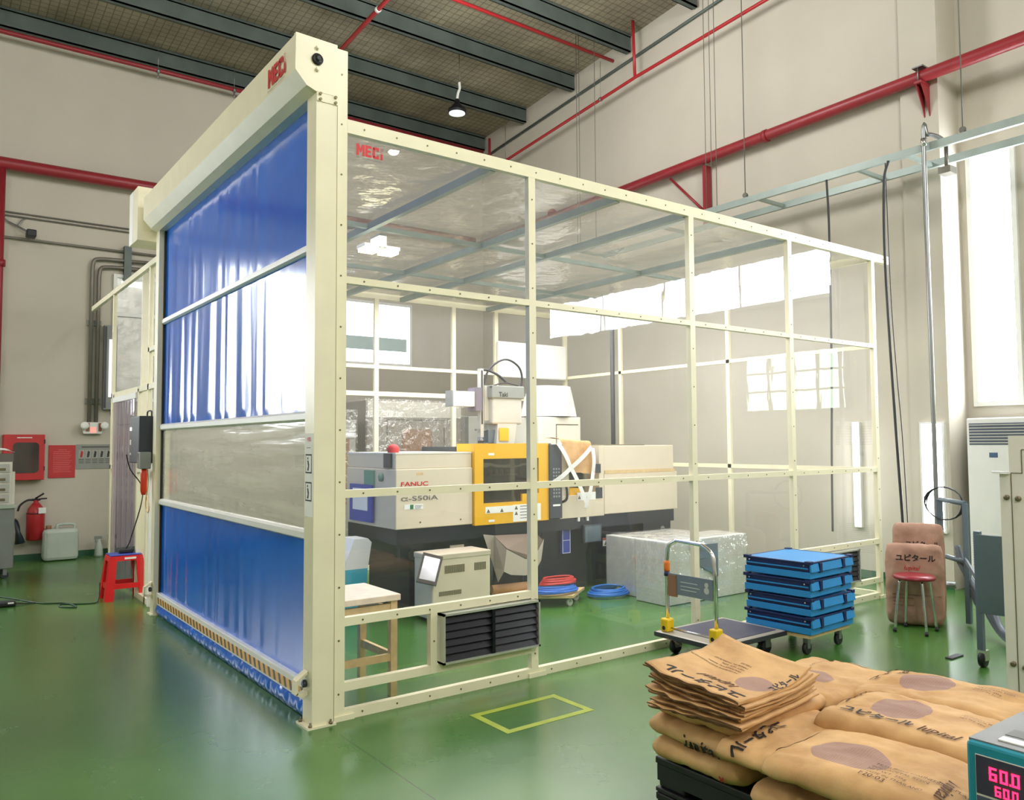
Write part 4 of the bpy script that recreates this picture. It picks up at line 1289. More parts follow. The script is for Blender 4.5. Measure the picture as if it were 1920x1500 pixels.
# bin with white lid and cyan body
o = thing('flip_bin', 'cyan bin with tall sloping white lid beside the machine', 'bin', (1.45, 2.75, 0))
m = MB(); m.hexa([(1.34, 2.62, 0), (1.54, 2.62, 0), (1.54, 2.84, 0), (1.34, 2.84, 0)], [(1.33, 2.60, .42), (1.56, 2.60, .42), (1.56, 2.86, .42), (1.33, 2.86, .42)]); m.build('bin_body', M['cyan'], o)
m = MB(); m.prism([(1.33, 2.60, .42), (1.56, 2.60, .42), (1.60, 2.60, .66), (1.56, 2.60, .70), (1.42, 2.60, .70), (1.34, 2.60, .50)], (0, .26, 0)); m.build('lid', M['white'], o)
# blue board with white papers on the end of the machine
o = thing('clipboard_panel', 'blue board with white papers hung on the left end of the machine', 'board', (1.62, 2.9, .9))
MB().box((1.605, 2.62, .84), (1.63, 3.1, 1.20)).build('board', M['sheet_blue'], o)
MB().box((1.600, 2.70, .95), (1.605, 3.02, 1.16)).build('paper_sheet', M['paper'], o)

# machines behind the rear partition
o = thing('wrapped_cabinet', 'film-wrapped steel grey machine with rounded dark window behind the rear partition', 'machine', (3.8, 5.8, 0))
m = MB(); m.box((2.98, 5.5, .02), (4.50, 6.3, 2.20), .02); CB = m.build('cabinet_body', plain('warm_grey_steel', (150, 142, 132), .35, .3), o)
MB().box((2.99, 5.49, 2.20 - .24), (4.49, 5.5, 2.20 - .02)).build('top_band', M['mach2'], CB)
m = MB()
cx, cz, rw, rh = 3.76, 1.50, .24, .30
pts = []
for ccx, ccz, a0 in ((cx + rw - .06, cz + rh - .06, 0), (cx - rw + .06, cz + rh - .06, PI / 2), (cx - rw + .06, cz - rh + .06, PI), (cx + rw - .06, cz - rh + .06, 1.5 * PI)):
    for k in range(5): pts.append((ccx + .06 * math.cos(a0 + k * PI / 8), 5.485, ccz + .06 * math.sin(a0 + k * PI / 8)))
m.prism(pts, (0, .01, 0)); m.build('door_window', M['brown'], CB)
m = MB(); m.box((3.28, 5.493, .2), (3.29, 5.5, 1.93)); m.box((4.20, 5.493, .2), (4.21, 5.5, 1.93)); m.box((3.28, 5.493, 1.92), (4.21, 5.5, 1.93)); m.build('door_gap', M['cable'], CB)
m = MB(); m.grid(lambda u, v: (2.94 + 1.6 * u, 5.46 + .015 * noise.noise(V((u * 8, v * 9, 4))), .05 + 2.16 * v), 24, 26); m.build('plastic_wrap', M['wrap'], o)
o = thing('wrapped_cabinet', 'smaller film-wrapped machine with brown panel, left of the rounded window one', 'machine', (2.6, 5.7, 0))
m = MB(); m.box((2.2, 5.45, .02), (2.80, 6.1, 1.92), .02); CB = m.build('cabinet_body', plain('pale_grey_steel', (176, 174, 164), .35, .3), o)
MB().box((2.52, 5.44, .8), (2.70, 5.45, 1.66)).build('side_panel', M['brown'], CB)
MB().box((2.3, 5.43, 1.68), (2.79, 5.45, 1.74)).build('light_bar', M['white'], CB)
m = MB(); m.grid(lambda u, v: (2.2 + .60 * u, 5.41 + .015 * noise.noise(V((u * 6, v * 9, 8))), .05 + 2.0 * v), 12, 24); m.build('plastic_wrap', M['wrap'], o)
o = thing('control_cabinet', 'grey cabinet with darker recessed panel behind the rear partition, left of the robot', 'cabinet', (4.6, 6, 0))
m = MB(); m.box((4.70, 5.6, .02), (5.6, 6.2, 2.0), .015); m.build('cabinet_body', M['grey_light'], o)
MB().box((4.86, 5.59, 1.2), (5.22, 5.6, 1.9)).build('recessed_panel', M['grey'], o)
# cream hopper dryer cabinet with white plastic cover, and white board behind
o = thing('dryer_cabinet', 'cream dryer cabinet under a draped white plastic cover behind the machine', 'cabinet', (5.2, 4.3, 0))
m = MB(); m.box((4.80, 4.05, .02), (5.55, 4.6, 1.95), .012); m.build('cabinet_body', M['mach2'], o)
m = MB(); m.box((5.1, 4.045, 1.4), (5.11, 4.05, 1.85)); m.box((5.1, 4.045, 1.84), (5.5, 4.05, 1.85)); m.build('panel_seam', M['screw'], o)
m = MB()
def cover(u, v):
    a = u * 2 * PI
    rx, ry = .33 + .10 * v, .26 + .05 * v
    w_ = 1 + .05 * math.sin(a * 9 + v * 3) * v
    return (5.2 + rx * math.cos(a) * w_, 4.32 + ry * math.sin(a) * w_, 2.38 - .42 * v)
m.grid(cover, 60, 8); m.poly([cover(k / 24, 0) for k in range(24)])
m.build('plastic_cover', M['white'], o)
o = thing('hanging_board', 'large plain white board fixed high on the rear partition above the robot', 'board', (5.0, 4.85, 2.5))
MB().box((4.72, 4.86, 2.55), (5.98, 4.90, 3.05)).build('board', M['white'], o)
MB().box((4.72, 4.855, 2.54), (5.98, 4.86, 2.555)).build('board_edge', M['grey_light'], o)

M['warm'] = glow('warm_lamp_lens', (255, 244, 190), 9.0)
# warm lamp panels under the film roof
o = thing('ceiling_lamp', 'pair of small warm lit lamp panels hung under the film roof near the roller door', 'lamp', (1.28, 2.05, 3.3))
for k in (0, 1):
    MB().box((1.20 + k * .19, 1.95, 3.30), (1.34 + k * .19, 2.09, 3.33)).build('lens', M['warm'], o)
    MB().box((1.19 + k * .19, 1.94, 3.33), (1.35 + k * .19, 2.10, 3.36)).build('housing', M['grey_light'], o)
MB().box((1.33, 1.93, 3.34), (1.40, 2.11, 3.46)).build('hanger', M['grey_light'], o)


# ------------------------------------------------------------------ left side of the hall
# hose cabinet on the wall
o = thing('fire_hose_cabinet', 'red fire hose cabinet with rounded dark window on the left wall', 'cabinet', (-.71, 8.6, 1.1))
MB().box((-.96, 8.50, 1.12), (-.465, YL, 1.75), .01).build('cabinet_body', M['sign_red'], o)
m = MB()
pts = []
cx, cz, rw, rh, r_ = -.69, 1.43, .155, .21, .05
for ccx, ccz, a0 in ((cx + rw - r_, cz + rh - r_, 0), (cx - rw + r_, cz + rh - r_, PI / 2), (cx - rw + r_, cz - rh + r_, PI), (cx + rw - r_, cz - rh + r_, 1.5 * PI)):
    for k in range(5): pts.append((ccx + r_ * math.cos(a0 + k * PI / 8), 8.494, ccz + r_ * math.sin(a0 + k * PI / 8)))
m.prism(pts, (0, .008, 0)); m.build('window', M['glass_dark'], o)
MB().box((-.80, 8.495, 1.70), (-.62, 8.5, 1.712)).build('lettering_strip', M['paper'], o)
for z in (1.25, 1.62): MB().box((-.475, 8.49, z), (-.462, 8.5, z + .06)).build('hinge', M['black'], o)
# notices
o = thing('wall_notice', 'square red notice sheet with faint white lines on the left wall', 'sign', (-.23, 8.69, 1.36))
MB().box((-.395, 8.685, 1.135), (-.06, YL, 1.60)).build('sheet', M['sign_red'], o)
for k in range(13):
    MB().box((-.34 + (.06 if k == 0 else 0), 8.683, 1.53 - .026 * k), (-.11 - (.06 if k == 0 else .012 * (k % 3)), 8.685, 1.536 - .026 * k)).build('print_line', plain('pale_red_print', (226, 120, 110), .6), o)
o = thing('wall_poster', 'wide grey safety poster with a row of pictograms beside the red notice', 'poster', (.17, 8.69, 1.43))
MB().box((-.05, 8.69, 1.255), (.46, YL, 1.61)).build('sheet', plain('poster_grey', (150, 152, 144), .6), o)
for k in range(5):
    x = -.02 + k * .088
    MB().box((x, 8.687, 1.41), (x + .078, 8.69, 1.53)).build('picture_panel', plain('poster_panel', (172, 172, 164), .6), o)
    f = MB(); f.poly([(x + .02, 8.686, 1.42), (x + .05, 8.686, 1.425), (x + .06, 8.686, 1.50), (x + .035, 8.686, 1.52), (x + .025, 8.686, 1.47)]); f.build('pictogram', M['ink_red'] if k == 0 else M['cable'], o)
    for j in range(3): MB().box((x + .005, 8.687, 1.39 - j * .025), (x + .07, 8.69, 1.396 - j * .025)).build('print_line', M['cable'], o)
MB().box((.02, 8.687, 1.565), (.38, 8.69, 1.578)).build('print_line', M['cable'], o)
# emergency light
o = thing('emergency_light', 'twin head emergency light on the left wall under the conduits', 'lamp', (.14, 8.6, 1.8))
MB().box((.02, 8.60, 1.76), (.27, YL, 1.93), .012).build('housing', M['white'], o)
for x in (.03, .29):
    MB().lathe((x, 8.57, 1.88), [(.03, 0), (.055, -.03), (.055, -.05), (.02, -.055)], 16, 'y').build('lamp_head', M['paper'], o)
    MB().box((x - .03 if x > .1 else x + .03, 8.58, 1.80), (x - .07 if x > .1 else x + .07, 8.6, 1.92)).build('dark_knob', M['brown'], o)
MB().box((.11, 8.595, 1.775), (.19, 8.6, 1.86)).build('red_panel', plain('pale_red_panel', (240, 180, 170), .5, emit=(255, 150, 140), estr=.5), o)

# extinguishers
o = thing('fire_extinguisher', 'large red fire extinguisher with black hose hung on the left wall', 'extinguisher', (-.55, 8.55, .29))
MB().lathe((-.55, 8.56, .29), [(.10, 0), (.112, .015), (.112, .36), (.10, .43), (.06, .49), (.03, .52), (.03, .55)], 28).build('cylinder', M['red'], o)
m = MB(); m.box((-.60, 8.54, .83), (-.50, 8.58, .86)); m.tube([(-.56, 8.56, .86), (-.46, 8.53, .93)], .012); m.tube([(-.54, 8.56, .85), (-.42, 8.53, .86)], .010); m.build('valve_handle', M['black'], o)
m = MB(); m.tube(bez([(-.58, 8.55, .845), (-.66, 8.53, .84), (-.74, 8.52, .78), (-.77, 8.52, .70)]), .014); m.build('hose', M['black'], o)
m = MB(); m.tube(bez([(-.84, 8.5, .60), (-.78, 8.5, .58), (-.75, 8.5, .50), (-.74, 8.5, .4)]), .01); m.tube([(-.80, 8.52, .60), (-.76, 8.52, .42), (-.73, 8.52, .26)], [.016, .03, .065], 14); m.build('discharge_horn', M['navy2'], o)
MB().lathe((-.55, 8.56, .29), [(.1135, .36), (.1135, .38)], 28).build('label_band', plain('dark_red_band', (110, 30, 34), .5), o)
MB().box((-.53, 8.435, .66), (-.44, 8.445, .74)).build('paper_tag', M['paper'], o)
# jerrycan
o = thing('jerrycan', 'cloudy white plastic jerrycan with red cap on the floor by the left wall', 'jerrycan', (-.25, 8.45, 0))
m = MB(); m.box((-.475, 8.32, .004), (-.04, 8.60, .44), .05); 
m.tube(bez([(-.30, 8.46, .42), (-.28, 8.46, .49), (-.10, 8.46, .49), (-.08, 8.46, .42)], 6), .022)
m.build('can_body', M['jerry'], o)
MB().lathe((-.40, 8.46, .435), [(.035, 0), (.035, .05)], 16).build('cap', M['brown'], o)
# spray bottles by the wall
o = thing('spray_bottle', 'white spray bottle with black trigger on the floor near the doorway', 'bottle', (.24, 8.5, 0))
MB().lathe((.24, 8.5, 0), [(.055, 0), (.058, .03), (.05, .16), (.025, .22), (.02, .25)], 16).build('bottle_body', M['jerry'], o)
m = MB(); m.box((.18, 8.485, .25), (.28, 8.515, .29)); m.box((.19, 8.49, .2), (.205, 8.51, .25)); m.build('trigger', M['grey'], o)
o = thing('brush_holder', 'dark brush standing on the floor beside the spray bottle', 'brush', (.42, 8.5, 0))
MB().lathe((.42, 8.5, 0), [(.05, 0), (.05, .14), (.03, .18)], 14).build('brush_base', M['galv'], o)
MB().box((.36, 8.48, .24), (.47, 8.52, .30)).build('cross_grip', M['black'], o)
MB().tube([(.43, 8.5, .17), (.43, 8.5, .46)], .012).build('handle', M['black'], o)

# rolling cabinet at the picture's left edge with a small drawer unit on top
o = thing('rolling_cabinet', 'grey rolling cabinet on casters at the left edge of the view', 'cabinet', (-1.15, 7.4, 0))
m = MB(); m.box((-1.55, 7.05, .12), (-.80, 7.75, .84), .01); m.build('cabinet_body', M['grey'], o)
MB().box((-1.57, 7.03, .84), (-.78, 7.77, .885), .006).build('worktop', M['jerry'], o)
for x in (-1.48, -.88):
    for y in (7.12, 7.68):
        MB().lathe((x, y - .015, .04), [(.04, 0), (.04, .03)], 16, 'y').build('caster', M['navy2'], o)
        MB().box((x - .02, y - .02, .04), (x + .02, y + .02, .12)).build('caster_fork', M['steel'], o)
o = thing('drawer_unit', 'small cream drawer unit with clear fronts standing on the rolling cabinet', 'drawers', (-1.1, 7.3, .885))
m = MB(); m.box((-1.5, 7.12, .886), (-.83, 7.55, 1.40)); m.build('carcass', M['mach2'], o)
for r in range(4):
    z = .91 + r * .122
    d = MB().box((-1.49, 7.105, z), (-.86, 7.12, z + .10)).build('drawer', M['grey_light'], o)
    MB().box((-1.30, 7.098, z + .02), (-.90, 7.105, z + .05)).build('contents', M['screw'], d)
MB().box((-.829, 7.12, .886), (-.80, 7.16, 1.28)).build('side_rail', M['mach2'], o)
o = thing('storage_tray', 'shallow dark tray with white cloth on top of the drawer unit', 'tray', (-1.1, 7.3, 1.40))
MB().box((-1.5, 7.13, 1.402), (-.82, 7.5, 1.50)).build('tray_body', plain('brown_grey', (112, 104, 98), .5), o)
m = MB(); m.grid(lambda u, v: (-1.5 + .69 * u, 7.12 + .3 * v, 1.515 + .05 * abs(noise.noise(V((u * 4, v * 3, 5)))) + .07 * max(0, math.sin(u * PI)) * .7), 16, 10); m.build('cloth', M['white'], o)
MB().box((-1.32, 7.122, 1.41), (-1.06, 7.13, 1.50)).build('blue_label', plain('pale_blue', (190, 200, 240), .6), o)

for n_ in ('rolling_cabinet', 'drawer_unit', 'storage_tray'):
    bpy.data.objects[n_].location.x -= .13
# red plastic stool
o = thing('plastic_stool', 'bright red plastic stool holding a blue lid beside the roller door', 'stool', (-.12, 4.93, 0))
sx, sy = -.125, 4.88
def leg(sxn, syn):
    m = MB()
    tx, ty = sx + sxn * .125, sy + syn * .125
    bx_, by_ = sx + sxn * .165, sy + syn * .165
    w1, w2 = .035, .042
    m.hexa([(bx_ - w2, by_ - .012 * syn - .0, 0), (bx_ + w2, by_ - .012 * syn, 0), (bx_ + w2, by_ + .012 * syn, 0), (bx_ - w2, by_ + .012 * syn, 0)],
           [(tx - w1, ty - .012 * syn, .43), (tx + w1, ty - .012 * syn, .43), (tx + w1, ty + .012 * syn, .43), (tx - w1, ty + .012 * syn, .43)])
    m.hexa([(bx_ + sxn * (w2 - .024), by_ - syn * .075, 0), (bx_ + sxn * w2, by_ - syn * .075, 0), (bx_ + sxn * w2, by_, 0), (bx_ + sxn * (w2 - .024), by_, 0)],
           [(tx + sxn * (w1 - .024), ty - syn * .065, .43), (tx + sxn * w1, ty - syn * .065, .43), (tx + sxn * w1, ty, .43), (tx + sxn * (w1 - .024), ty, .43)])
    return m.build('leg', M['stool_red'], o)
for a in (-1, 1):
    for b in (-1, 1): leg(a, b)
m = MB(); m.hexa([(sx - .165, sy - .14, .40), (sx + .165, sy - .14, .40), (sx + .165, sy + .14, .40), (sx - .165, sy + .14, .40)], [(sx - .155, sy - .135, .45), (sx + .155, sy - .135, .45), (sx + .155, sy + .135, .45), (sx - .155, sy + .135, .45)]); m.build('seat', M['stool_red'], o)
m = MB()
for s_ in (-1, 1):
    m.box((sx - .13, sy + s_ * .155 - .01, .12), (sx + .13, sy + s_ * .155 + .01, .17)); m.box((sx + s_ * .175 - .01, sy - .13, .12), (sx + s_ * .175 + .01, sy + .13, .17))
m.build('stretcher', M['stool_red'], o)
MB().box((sx - .02, sy - .1425, .415), (sx + .09, sy - .139, .435)).build('sticker', M['paper'], o)
tag(MB().box((sx - .15, sy - .13, .452), (sx + .15, sy + .13, .462), .003).build('blue_tray', M['sheet_blue']), 'flat blue tray lying on the red stool', 'tray')
o = thing('power_adapter', 'small black power adapter lying on the blue tray on the red stool', 'adapter', (sx, sy, .463))
MB().box((sx - .05, sy - .02, .463), (sx + .09, sy + .07, .505), .01).build('adapter_body', M['black'], o)
m = MB(); m.tube(bez([(sx + .02, sy + .03, .50), (sx + .06, sy - .02, .62), (sx + .13, sy - .20, 1.1), (-.16, 4.47, 1.35), (-.21, 4.42, 1.5)]), .006, 6); m.build('cord', M['black'], o)
# cable on the floor and black adapter
pipe('floor_cable', 'thin dark green cable snaking over the floor from the red stool to the left edge', bez([(-.33, 5.0, .16), (-.36, 4.85, .03), (-.42, 4.72, .006), (-.58, 4.78, .006), (-.70, 4.86, .006), (-.72, 4.70, .006), (-.60, 4.60, .006), (-.66, 4.90, .006), (-.86, 5.05, .006), (-1.10, 5.60, .006), (-1.3, 5.9, .006), (-1.7, 6.0, .006)]), .006, plain('cable_green', (24, 60, 44), .5), 'cable', n=6)
o = thing('cable_plug', 'black plug block lying on the floor at the left edge', 'plug', (-1.2, 5.15, 0))
MB().box((-1.30, 5.05, .002), (-1.07, 5.18, .05), .012).build('plug_body', M['black'], o)
MB().tube(bez([(-1.08, 5.12, .02), (-.98, 5.11, .008), (-.9, 5.1, .008)]), .006, 6).build('cord', M['black'], o)
MB().box((-1.14, 5.045, .03), (-1.09, 5.05, .045)).build('rating_label', M['paper'], o)

# control boxes on the left partition by the roller door
o = thing('door_control_box', 'tall black control box with indicator lights beside the roller door', 'control box', (-.08, 4.22, 1.4))
MB().box((-.19, 3.97, 1.42), (-.026, 4.38, 1.88), .01).build('box_body', M['navy2'], o)
for z, mt, h in ((1.74, 'day_soft', .035), (1.60, 'white', .05), (1.5, 'white', .02)):
    MB().box((-.195, 4.30, z), (-.19, 4.35, z + h)).build('indicator', M[mt], o)
m = MB(); m.tube(bez([(-.06, 4.05, 1.88), (-.06, 4.07, 1.93), (-.06, 4.22, 1.93), (-.06, 4.24, 1.88)], 6), .008, 6); m.build('carry_loop', M['cable'], o)
MB().box((-.06, 4.1, .02), (-.03, 4.13, 1.42)).build('cable_duct', M['white'], o)
o = thing('pull_switch', 'orange red hanging switch handle under a grey box beside the roller door', 'switch', (-.13, 3.93, 1.2))
MB().box((-.20, 3.86, 1.37), (-.10, 3.965, 1.53), .008).build('switch_box', M['grey'], o)
MB().box((-.205, 3.905, 1.38), (-.2, 3.96, 1.52)).build('metal_face', M['chrome'], o)
MB().tube([(-.15, 3.92, 1.37), (-.15, 3.92, 1.32), (-.15, 3.92, 1.16), (-.15, 3.92, 1.12)], [.02, .032, .030, .018], 12).build('pull_handle', plain('orange_red', (226, 62, 30), .4), o)
m = MB(); m.tube(bez([(-.10, 4.0, 1.36), (-.08, 4.06, 1.22), (-.08, 4.15, 1.02), (-.08, 4.05, .94), (-.08, 4.0, 1.0), (-.08, 4.1, 1.1)]), .006, 6); m.build('pull_cord', M['wood'], o)
# taped rectangle on the floor
o = thing('floor_marking', 'faded yellow tape rectangle on the green floor in front of the louver', 'floor tape', (1.06, -.56, 0))
m = MB()
t = .045; z = .0015
x0, x1, y0, y1 = .74, 1.385, -.755, -.375
m.box((x0, y0, 0.0005), (x1, y0 + t, z)); m.box((x0, y1 - t, 0.0005), (x1, y1, z)); m.box((x0, y0 + t, 0.0005), (x0 + t, y1 - t, z)); m.box((x1 - t, y0 + t, 0.0005), (x1, y1 - t, z))
m.build('tape_outline', M['tape'], o)


# ------------------------------------------------------------------ right side: trolleys, crates, stool, air conditioner
# platform hand truck
o = thing('platform_trolley', 'steel platform hand truck with folding tube handle and yellow brackets', 'trolley', (3.05, -.40, 0))
x0, x1, y0, y1, zd = 2.62, 3.41, -.68, -.08, .17
m = MB(); m.box((x0, y0, zd - .03), (x1, y1, zd), .012); m.build('deck', plain('deck_grey', (178, 172, 160), .4, .2), o)
MB().box((x0 + .13, y0 + .05, zd), (x1 - .05, y1 - .05, zd + .004), .002).build('deck_mat', plain('mat_grey_blue', (74, 74, 92), .6), o)
m = MB(); m.box((x0 - .004, y0 - .006, zd - .036), (x1 + .006, y0, zd - .004)); m.box((x0 - .006, y0, zd - .036), (x0, y1, zd - .004)); m.box((x1, y0, zd - .036), (x1 + .006, y1, zd - .004)); m.build('bumper', M['cable'], o)
hx = x0 + .07
ya, yb = y0 + .07, y1 - .07
ht = .86
path = [(hx, ya, zd + .02), (hx, ya, ht - .22)] + bez([(hx, ya, ht - .20), (hx, ya + .03, ht - .07), (hx, ya + .12, ht - .01)], 5) + bez([(hx, yb - .10, ht), (hx, yb - .02, ht - .05), (hx, yb, ht - .16)], 5) + [(hx, yb, zd + .02)]
MB().tube(path, .016, 12).build('handle', M['chrome'], o)
HB = MB().box((hx - .008, ya + .016, .46), (hx + .004, yb - .016, .61)).build('handle_plate', M['steel'], o)
for z, w_ in ((.555, .16), (.525, .18), (.50, .15)):
    MB().box((hx - .0095, yb - .14 - w_, z), (hx - .008, yb - .14, z + .006)).build('print_line', M['grey_light'], HB)
m = MB(); m.lathe((hx - .0095, ya + .075, .565), [(.018, 0), (.018, .001)], 14, 'x'); m.lathe((hx - .0095, ya + .075, .525), [(.024, 0), (.024, .001)], 14, 'x'); m.build('mark', M['grey_light'], HB)
for y in (ya, yb):
    b = MB(); b.box((hx - .045, y - .035, zd), (hx + .035, y + .035, zd + .10), .012); b = b.build('hinge_bracket', M['trolley_yellow'], o)
    MB().lathe((hx - .047, y, zd + .03), [(.016, 0), (.016, .004)], 10, 'x').build('hinge_pin', M['black'], b)
MB().tube([(hx, ya + .03, zd + .03), (hx, yb - .03, zd + .03)], .006, 8).build('hinge_rod', M['chrome'], o)
for x in (x0 + .13, x1 - .13):
    for y in (y0 + .09, y1 - .09):
        c_ = MB().lathe((x, y - .018, .055), [(.02, 0), (.055, .004), (.055, .032), (.02, .036)], 20, 'y').build('caster', M['black'], o)
        f_ = MB(); f_.box((x - .03, y - .026, .05), (x + .03, y - .02, .14)); f_.box((x - .03, y + .02, .05), (x + .03, y + .026, .14)); f_.build('caster_fork', M['steel'], o)
m = MB(); m.lathe((hx, yb, .62), [(.022, 0), (.024, .02), (.024, .06), (.02, .08)], 12); m.build('orange_wrap', plain('orange_wrap', (230, 120, 40), .5), o)
MB().lathe((hx, yb, .585), [(.022, 0), (.024, .015), (.02, .035)], 12).build('blue_tie', M['blue_dark'], o)
MB().box((hx - .012, yb - .10, .44), (hx + .006, yb - .018, .60)).build('brown_label', M['brown'], o)

# low dolly with blue folding crates
CX, CY = 3.735, -.58
ang = math.radians(3)
o = thing('crate_dolly', 'low pale dolly on black casters under the blue crates', 'dolly', (CX, CY, 0), local=True, rz=ang)
MB().box((-.30, -.26, .13), (.28, .26, .155)).build('board', M['wood'], o)
for x in (-.24, .22):
    for y in (-.2, .2):
        MB().lathe((x, y - .014, .045), [(.045, 0), (.045, .028)], 16, 'y').build('caster', M['black'], o)
        MB().box((x - .02, y - .02, .045), (x + .02, y + .02, .13)).build('caster_fork', M['steel'], o)
def crate(z, label, lean):
    h = .128
    r = thing('folding_crate', label, 'crate', (CX + lean[0], CY + lean[1], z), 'blue folded crates on the dolly', local=True, rz=ang + lean[2])
    L, W = .315, .285
    m = MB(); m.box((-L + .004, -W + .004, .004), (L - .004, W - .004, h * .42), .004); m.build('base_tray', M['blue'], r)
    m = MB(); m.box((-L + .012, -W + .012, h * .42), (L - .012, W - .012, h * .96), .004); m.build('folded_walls', M['blue_dark'], r)
    m = MB()
    m.box((-L, -W, h * .90), (L, -W + .02, h), .003); m.box((-L, W - .02, h * .90), (L, W, h), .003); m.box((-L, -W, h * .90), (-L + .02, W, h), .003); m.box((L - .02, -W, h * .90), (L, W, h), .003)
    for x in (-L + .02, L - .02):
        for y in (-W + .02, W - .02): m.box((x - .024, y - .024, h * .86), (x + .024, y + .024, h + .008), .004)
    m.build('rim', M['blue_dark'], r)
    MB().box((-L + .02, -W + .02, h * .93), (L - .02, W - .02, h * .985)).build('lid', M['blue'], r)
    # front edge flaps (toward -Y) and long strips on the left side
    for a, b in ((-L + .005, -L + .115), (-L + .16, L - .18), (L - .13, L - .005)):
        f = MB(); f.hexa([(a, -W - .012, h * .44), (b, -W - .012, h * .44), (b, -W + .006, h * .44), (a, -W + .006, h * .44)], [(a, -W - .002, h * .9), (b, -W - .002, h * .9), (b, -W + .006, h * .9), (a, -W + .006, h * .9)]); f.build('flap', M['blue'], r)
    for a in (-L + .12, L - .175):
        MB().box((a, -W - .014, h * .35), (a + .036, -W + .004, h * .92), .002).build('latch', M['blue_dark'], r)
    MB().box((-L - .003, -W + .02, h * .60), (-L + .012, W - .02, h * .66)).build('wall_rib', M['blue'], r)
    for y in (-W + .05, W - .05): MB().lathe((-L - .002, y, h * .8), [(.006, 0), (.006, .004)], 8, 'x').build('rivet', M['chrome'], r)
    return r
labs = ['bottom blue folded crate resting on the dolly', 'second blue folded crate from the bottom of the stack', 'blue folded crate just under the top one, front flaps tilted out', 'topmost blue folded crate with its pale lid showing']
for k, l_ in enumerate(labs):
    crate(.156 + k * .137, l_, [(0, 0, 0), (.006, -.004, -.01), (-.004, .004, .015), (.0, 0, 0)][k])

# round stool with dark red seat
o = thing('round_stool', 'round stool with dark red seat and four chrome legs in front of the sacks', 'stool', (4.85, -.93, 0))
sx, sy = 4.86, -.93
MB().lathe((sx, sy, .435), [(.15, 0), (.162, .008), (.165, .022), (.15, .036), (.08, .042), (.01, .043)], 36).build('seat', plain('dark_red_vinyl', (150, 44, 56), .3), o)
for k in range(4):
    a = PI / 4 + k * PI / 2 + .15
    d = V((math.cos(a), math.sin(a), 0))
    MB().tube(bez([V((sx, sy, .43)) + d * .08, V((sx, sy, .42)) + d * .12, V((sx, sy, .36)) + d * .135, V((sx, sy, .02)) + d * .175], 6), .011, 10).build('leg', M['chrome'], o)
    MB().lathe(V((sx, sy, 0)) + d * .176, [(.015, 0), (.015, .03)], 10).build('foot', M['black'], o)

# standing air conditioner
o = thing('air_conditioner', 'white floor standing air conditioner with dark louvered outlet by the window wall', 'air conditioner', (7.0, -.9, 0))
ax0, ay1 = 7.0, -.44
m = MB(); m.box((ax0, ay1 - .60, .004), (7.44, ay1, 1.83), .015); AB = m.build('cabinet', M['white'], o)
MB().box((ax0 - .004, ay1 - .565, 1.55), (ax0 + .01, ay1 - .03, 1.775)).build('outlet_recess', plain('outlet_grey', (96, 104, 120), .5), o)
for k in range(7):
    m = MB(); z = 1.565 + k * .031
    m.hexa([(ax0 - .012, ay1 - .56, z), (ax0 - .002, ay1 - .56, z + .004), (ax0 - .002, ay1 - .035, z + .004), (ax0 - .012, ay1 - .035, z)], [(ax0 - .012, ay1 - .56, z + .008), (ax0 - .002, ay1 - .56, z + .012), (ax0 - .002, ay1 - .035, z + .012), (ax0 - .012, ay1 - .035, z + .008)])
    m.build('louver_blade', M['grey_light'], o)
for y, z, w_ in ((ay1 - .30, 1.42, .08), (ay1 - .50, 1.22, .09)):
    MB().box((ax0 - .003, y, z), (ax0, y + w_, z + .05)).build('display', plain('display_blue', (84, 104, 140), .3), AB)
for k in range(14):
    MB().box((ax0 - .003, ay1 - .57, .30 + k * .024), (ax0, ay1 - .03, .309 + k * .024)).build('intake_slot', M['grey'], AB)

# grey wheeled frame with panel, hoses
o = thing('wheeled_frame', 'grey steel frame cart with blue-grey panel and hoses, left of the cream cabinet', 'cart', (4.8, -1.4, 0))
for a_, b_ in (((4.16, -1.76, .10), (4.20, -1.72, .95)), ((5.40, -1.13, .02), (5.44, -1.09, 1.05)), ((4.16, -2.22, .10), (4.20, -2.18, .95)), ((5.72, -.76, .02), (5.76, -.72, 1.05))): MB().box(a_, b_).build('post', M['grey_blue'], o)
m = MB(); m.tube([(5.42, -1.11, 1.05), (5.74, -.74, 1.05)], .022); m.tube([(5.42, -1.11, .54), (5.74, -.74, .54)], .022); m.hexa([(4.17, -1.75, .55), (4.20, -1.75, .55), (5.40, -1.11, .55), (5.37, -1.11, .55)], [(4.17, -1.75, .59), (4.20, -1.75, .59), (5.40, -1.11, .59), (5.37, -1.11, .59)]); m.build('rail', M['grey_blue'], o)
MB().box((4.155, -2.22, .38), (4.175, -1.74, .93), .004).build('front_panel', plain('dull_teal_grey', (92, 108, 112), .5), o)
m = MB(); m.tube(bez([(4.17, -1.95, .93), (4.17, -1.96, .99), (4.17, -2.0, 1.0), (4.17, -2.02, .93)], 5), .005, 6); m.build('wire_hook', M['wire'], o)
c_ = MB().lathe((4.18, -1.77, .055), [(.02, 0), (.055, .004), (.055, .036), (.02, .04)], 20, 'y').build('caster', M['black'], o)
MB().box((4.15, -1.78, .05), (4.21, -1.72, .12)).build('caster_fork', M['chrome'], o)
m = MB()
for k, (r_, dz) in enumerate(((.15, .0), (.19, .05), (.17, .10))):
    m.tube(bez([(5.60, -.95, .55 + dz), (5.50, -1.06, .44), (5.36, -1.22, .30 - .05 * k), (5.2, -1.38, .14 + dz), (5.0, -1.55, .06 + dz * .3), (4.6, -1.85, .06 + dz)]), .028, 8)
m.build('hose', plain('grey_hose', (100, 108, 120), .45), o)
